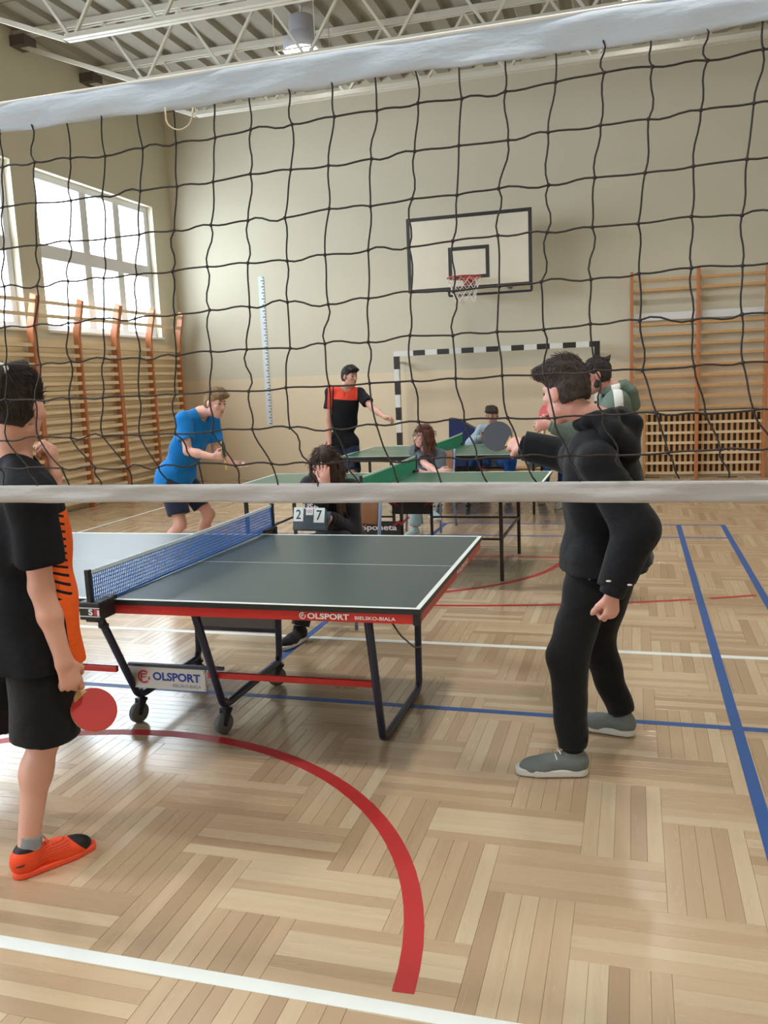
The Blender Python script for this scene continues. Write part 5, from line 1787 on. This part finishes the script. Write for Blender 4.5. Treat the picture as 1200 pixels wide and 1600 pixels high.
# --- girl with glasses
chair('brown plywood school chair under the girl with glasses', -2.13, 8.98, math.pi - 0.15)
p6r, p6l = at(655, 737, 8.48), at(684, 738, 8.46)
b6, J6, F6 = person('girl with auburn hair and glasses in a grey shirt sitting with folded arms', dict(
    s=0.93, h=0.008, seated=True, pel=(-2.10, 8.98, 0.545), pf=(-0.2, -1, 0), nb=at(667, 702, 8.78), cf=(-0.25, -0.97, 0), hc=at(661, 680, 8.70), hf=(-0.70, -0.72, -0.08), hu=(0, -0.05, 1),
    hair=srgb(108, 62, 50), style='long', nape=-0.09, hl=0.13, sw=0.16, fem=True, skin=srgb(226, 180, 168),
    armR=dict(w=p6l, pole=(-1, 0.3, -0.8), hd=(1, -0.1, 0.05), hn=(0, 0.9, -0.2), curl=0.4), armL=dict(w=p6r, pole=(1, 0.3, -0.8), hd=(-1, 0.0, 0.0), hn=(0, 0.9, -0.2), curl=0.4),
    legR=dict(a=(-2.19, 8.52, 0.085), k=(-2.16, 8.60, 0.49), pole=(0, -1, 0), fd=(-0.35, -1, 0)), legL=dict(a=(-1.98, 8.42, 0.30), k=(-2.06, 8.55, 0.60), pole=(0, -1, 0), fd=(0.5, -0.7, 0)),
    top=dict(mat=C_GREYT, off=0.018, sleeve=0.75, drop=0.06, fold=0.005, name='tshirt'),
    bottom=dict(kind='trousers', mat=C_JEANL, off=0.012, len=0.92, name='jeans'), shoes=dict(mat=cloth_mat('pale_teal_shoe', srgb(150, 172, 178)), solemat=M_SOLEW), seed=14))
H6, ax6 = F6['H'], F6['hax']
gl6 = MB()
for sg in (-1, 1):
    c = H6(sg * 0.033, 0.1, 0.0)
    gl6.tube([c + (ax6[0] * 0.026 * math.cos(a) + ax6[2] * 0.019 * math.sin(a)) for a in np.linspace(0, 2 * math.pi, 17)], 0.0022, 6)
    gl6.tube([H6(sg * 0.058, 0.098, 0.006), H6(sg * 0.076, 0.04, 0.006), H6(sg * 0.078, -0.01, 0.004)], 0.0022, 6)
gl6.tube([H6(-0.008, 0.102, 0.004), H6(0.008, 0.102, 0.004)], 0.002, 6)
gl6.build('glasses', mat('dark_glasses_frame', srgb(50, 34, 34), 0.3), b6, smooth=True)

# --- bench by the back wall with two spectators
bn = thing('gym_bench', 'long low wooden bench near the back wall under the two seated boys', 'bench', (-1.5, 11.85, 0))
MB().box((-2.75, 11.73, 0.33), (-0.35, 12.01, 0.365)).build('seat_board', M_PINE, bn, bevel=0.006)
for x in (-2.55, -1.55, -0.55):
    MB().prism([(x - 0.02, 11.76, 0.33), (x - 0.02, 11.98, 0.33), (x - 0.02, 12.03, 0.0), (x - 0.02, 11.71, 0.0)], (0.04, 0, 0)).build('support', M_PINE_RED, bn)
MB().box((-2.55, 11.855, 0.06), (-0.55, 11.885, 0.13)).build('beam', M_PINE_RED, bn)
p7r, p7l = at(751, 685, 11.36), at(772, 685, 11.36)
person('boy in a pale blue-grey sweatshirt sitting on the bench looking at a phone', dict(
    s=0.97, h=0.009, seated=True, pel=(-1.86, 11.84, 0.485), pf=(0, -1, 0), nb=at(773, 668, 11.68), cf=(-0.05, -1, 0), hc=at(769, 648, 11.60), hf=(-0.12, -0.9, -0.38), hu=(0, -0.3, 1),
    hair=srgb(62, 48, 42), style='short', skin=srgb(204, 158, 142), sw=0.175,
    armR=dict(w=p7r, pole=(-1, 0.3, -0.8), hd=(0.7, -0.3, 0.35), hn=(0.3, 0.5, 0.8), curl=0.7), armL=dict(w=p7l, pole=(1, 0.3, -0.8), hd=(-0.7, -0.3, 0.35), hn=(-0.3, 0.5, 0.8), curl=0.7),
    legR=dict(a=(-2.12, 11.30, 0.085), k=(-2.08, 11.40, 0.50), pole=(0, -1, 0), fd=(-0.2, -1, 0)), legL=dict(a=(-1.60, 11.30, 0.085), k=(-1.58, 11.40, 0.50), pole=(0, -1, 0), fd=(0.2, -1, 0)),
    top=dict(mat=C_SWEAT, off=0.030, sleeve=2, drop=0.05, fold=0.008, name='sweatshirt'), bottom=dict(kind='trousers', mat=C_JEAN, off=0.020, len=0.94, name='jeans'), shoes=SH_DARK, seed=16))
pc = (p7r + p7l) / 2 + np.array([-0.02, -0.07, 0.06])
ph = thing('mobile_phone', 'small black phone in the hands of the boy on the bench', 'phone', pc)
Zp = unit((0, 0.45, 0.9)); Yp = unit((0, -0.9, 0.45))
MB().obox(pc, (EX, Yp, Zp), (0.036, 0.072, 0.004)).build('case', M_TBLACK, ph, bevel=0.003)
MB().obox(pc + Zp * 0.0045, (EX, Yp, Zp), (0.033, 0.067, 0.0006)).build('screen', mat('dark_screen', srgb(30, 34, 44), 0.1), ph)

p8r, p8l = at(852, 722, 11.05), at(866, 722, 11.05)
person('dark-haired spectator in a pale top hunched forward on the bench behind the hoodie player', dict(
    s=0.95, h=0.009, seated=True, pel=(-0.92, 11.84, 0.485), pf=(-0.1, -1, 0), nb=at(862, 706, 11.36), cf=(-0.2, -0.9, -0.6), hc=at(850, 697, 11.20), hf=(-0.2, -0.8, -0.6), hu=(0, -0.6, 0.8),
    hair=srgb(52, 42, 40), style='short', sw=0.17,
    armR=dict(w=p8r, pole=(-1, 0.2, -0.3), hd=(0.5, -0.6, -0.2), hn=(0.5, 0, 0.8), curl=0.6), armL=dict(w=p8l, pole=(1, 0.2, -0.3), hd=(-0.5, -0.6, -0.2), hn=(-0.5, 0, 0.8), curl=0.6),
    legR=dict(a=(-1.12, 11.0, 0.085), k=(-1.10, 11.34, 0.46), pole=(0, -1, 0.5), fd=(-0.1, -1, 0)), legL=dict(a=(-0.86, 10.62, 0.085), k=(-0.86, 11.22, 0.40), pole=(0, -1, 0.5), fd=(-0.1, -1, 0)),
    top=dict(mat=C_PALE, off=0.026, sleeve=2, drop=0.05, fold=0.008, name='sweatshirt'), bottom=dict(kind='trousers', mat=C_JEAN, off=0.016, len=0.94, name='jeans'), shoes=SH_WHITE, seed=18))
# navy wedge mat beside them
wm = thing('wedge_mat', 'dark navy slanted foam mat leaning upright beside the boy with the phone', 'gym mat', (-2.5, 12.4, 0))
a0, b0, c0_, d0 = at(702, 653, 12.35), at(716, 655, 12.35), at(748, 676, 12.35), at(700, 700, 12.35)
poly = [(d0[0], 12.35, 0.0), (a0[0] - 0.01, 12.35, a0[2]), (b0[0], 12.35, b0[2] - 0.01), (c0_[0] + 0.12, 12.35, c0_[2] - 0.05), (c0_[0] + 0.12, 12.35, 0.0)]
MB().prism(poly, (0, 0.22, 0)).build('foam_body', cloth_mat('navy_vinyl', srgb(30, 42, 84), 0.5), wm, bevel=0.012)
MB().prism([(p[0] * 0.94 - 2.4 * 0.06, 12.335, p[2] * 0.96 + 0.02) for p in poly], (0, 0.016, 0)).build('front_cover', cloth_mat('navy_vinyl_cover', srgb(34, 50, 98), 0.5), wm)

# --- player in the green hoodie
def shirt9(t, r, f, u):
    a = t.math('LESS_THAN', r, -0.085)
    st = t.math('LESS_THAN', t.math('ABSOLUTE', t.math('ADD', f, 0.0)), 0.030)
    return t.math('MULTIPLY', a, st)
M_SHIRT9 = panel_mat('green_grey_hoodie_white_stripe', C_GREEN, srgb(224, 226, 222), shirt9)
p9l, p9r = at(862, 664, 6.02), at(868, 660, 6.42)
person('bearded player with a small hair bun in a grey-green hoodie behind the black hoodie', dict(
    s=1.01, h=0.007, pel=at(966, 752, 6.30), pf=(-0.95, -0.1, 0), nb=at(960, 614, 6.27), cf=(-0.95, -0.12, 0), hs=0.97, hc=at(931, 586, 6.24), hf=(-0.93, -0.18, -0.18), hu=(-0.15, 0, 1),
    hair=srgb(46, 36, 34), style='bun', beard=True, nape=-0.06, skin=srgb(200, 146, 132),
    armL=dict(w=p9l, pole=(0.5, -0.2, -1), hd=at(838, 666, 6.0) - p9l, hn=(0.1, 0.8, -0.3), curl=0.9, tcurl=0.5), armR=dict(w=p9r, pole=(0.5, 0.3, -1), hd=at(852, 655, 6.40) - p9r, hn=(0, -0.8, -0.2), curl=0.9, tcurl=0.5),
    legL=dict(a=(-0.20, 6.22, 0.085), pole=(-1, 0, 0), fd=(-1, -0.1, 0)), legR=dict(a=(-0.12, 6.48, 0.085), pole=(-1, 0, 0), fd=(-1, 0.15, 0)),
    top=dict(mat=M_SHIRT9, off=0.030, sleeve=2, drop=0.06, fold=0.007, name='hoodie', hood=True),
    bottom=dict(kind='trousers', mat=C_BLACK2, off=0.014, len=0.93, name='trousers'), shoes=SH_DARK, seed=20))
bc = at(851, 649, 6.42)
bat('small red bat in front of the player with the hair bun', bc, unit(CAMP - bc) * 0.6 + np.array([-0.9, 0, 0.1]), (0.25, 0.1, -1), M_RUBR, M_RUBK)
# small white marks on the cuff of the black hoodie
for (u, v, yy) in ((951, 908, 3.236), (984, 914, 3.262)):
    MB().ellipsoid(at(u, v, yy), (EX, EY, EZ), (0.010, 0.003, 0.004), 10, 6).build('cuff_mark', M_LOGOW, PH2, smooth=True)

# small prints and badges lie on the garments themselves
def on_surface(ob, u, v):
    bpy.context.view_layer.update()
    d = unit(CR * (u - 600) / F_PX + CD * (v - 800) / F_PX + CF)
    o = CAMP - wl(ob)
    hit, loc, nor, _ = ob.ray_cast(Vector(o), Vector(d))
    return (np.array(loc) + wl(ob), np.array(nor)) if hit else (None, None)
def part_of(root, prefix):
    return [c for c in root.children if c.name.split('.')[0] == prefix]
coat = part_of(P5, 'coat')[0]
q, nn = on_surface(coat, 487, 791)
if q is not None:
    nn = unit(nn * 0.3 + unit(CAMP - q) * 0.7)
    xx = unit(np.cross(EZ, nn)); text_mesh('print', 'USA', M_LOGOW, coat, q + nn * 0.012, xx, np.cross(nn, xx), width=0.10, height=0.032, bold=0.02, label='white lettering USA on the chest')
for sh in part_of(body1, 'shoe')[:1]:
    q, nn = on_surface(sh, 32, 1354)
    if q is not None:
        MB().tube([q + nn * 0.001 - CD * -0.004 - CR * 0.016, q + nn * 0.002, q + nn * 0.001 - CD * 0.005 + CR * 0.014], [0.0015, 0.0035, 0.002], 6).build('heel_mark', M_TBLACK, sh)
jg = part_of(PH2, 'joggers')[0]
q, nn = on_surface(jg, 921, 905)
if q is not None:
    MB().ellipsoid(q + nn * 0.001, (CR, nn, CD), (0.004, 0.002, 0.006), 8, 5).build('small_badge', M_PANELG, jg, smooth=True)
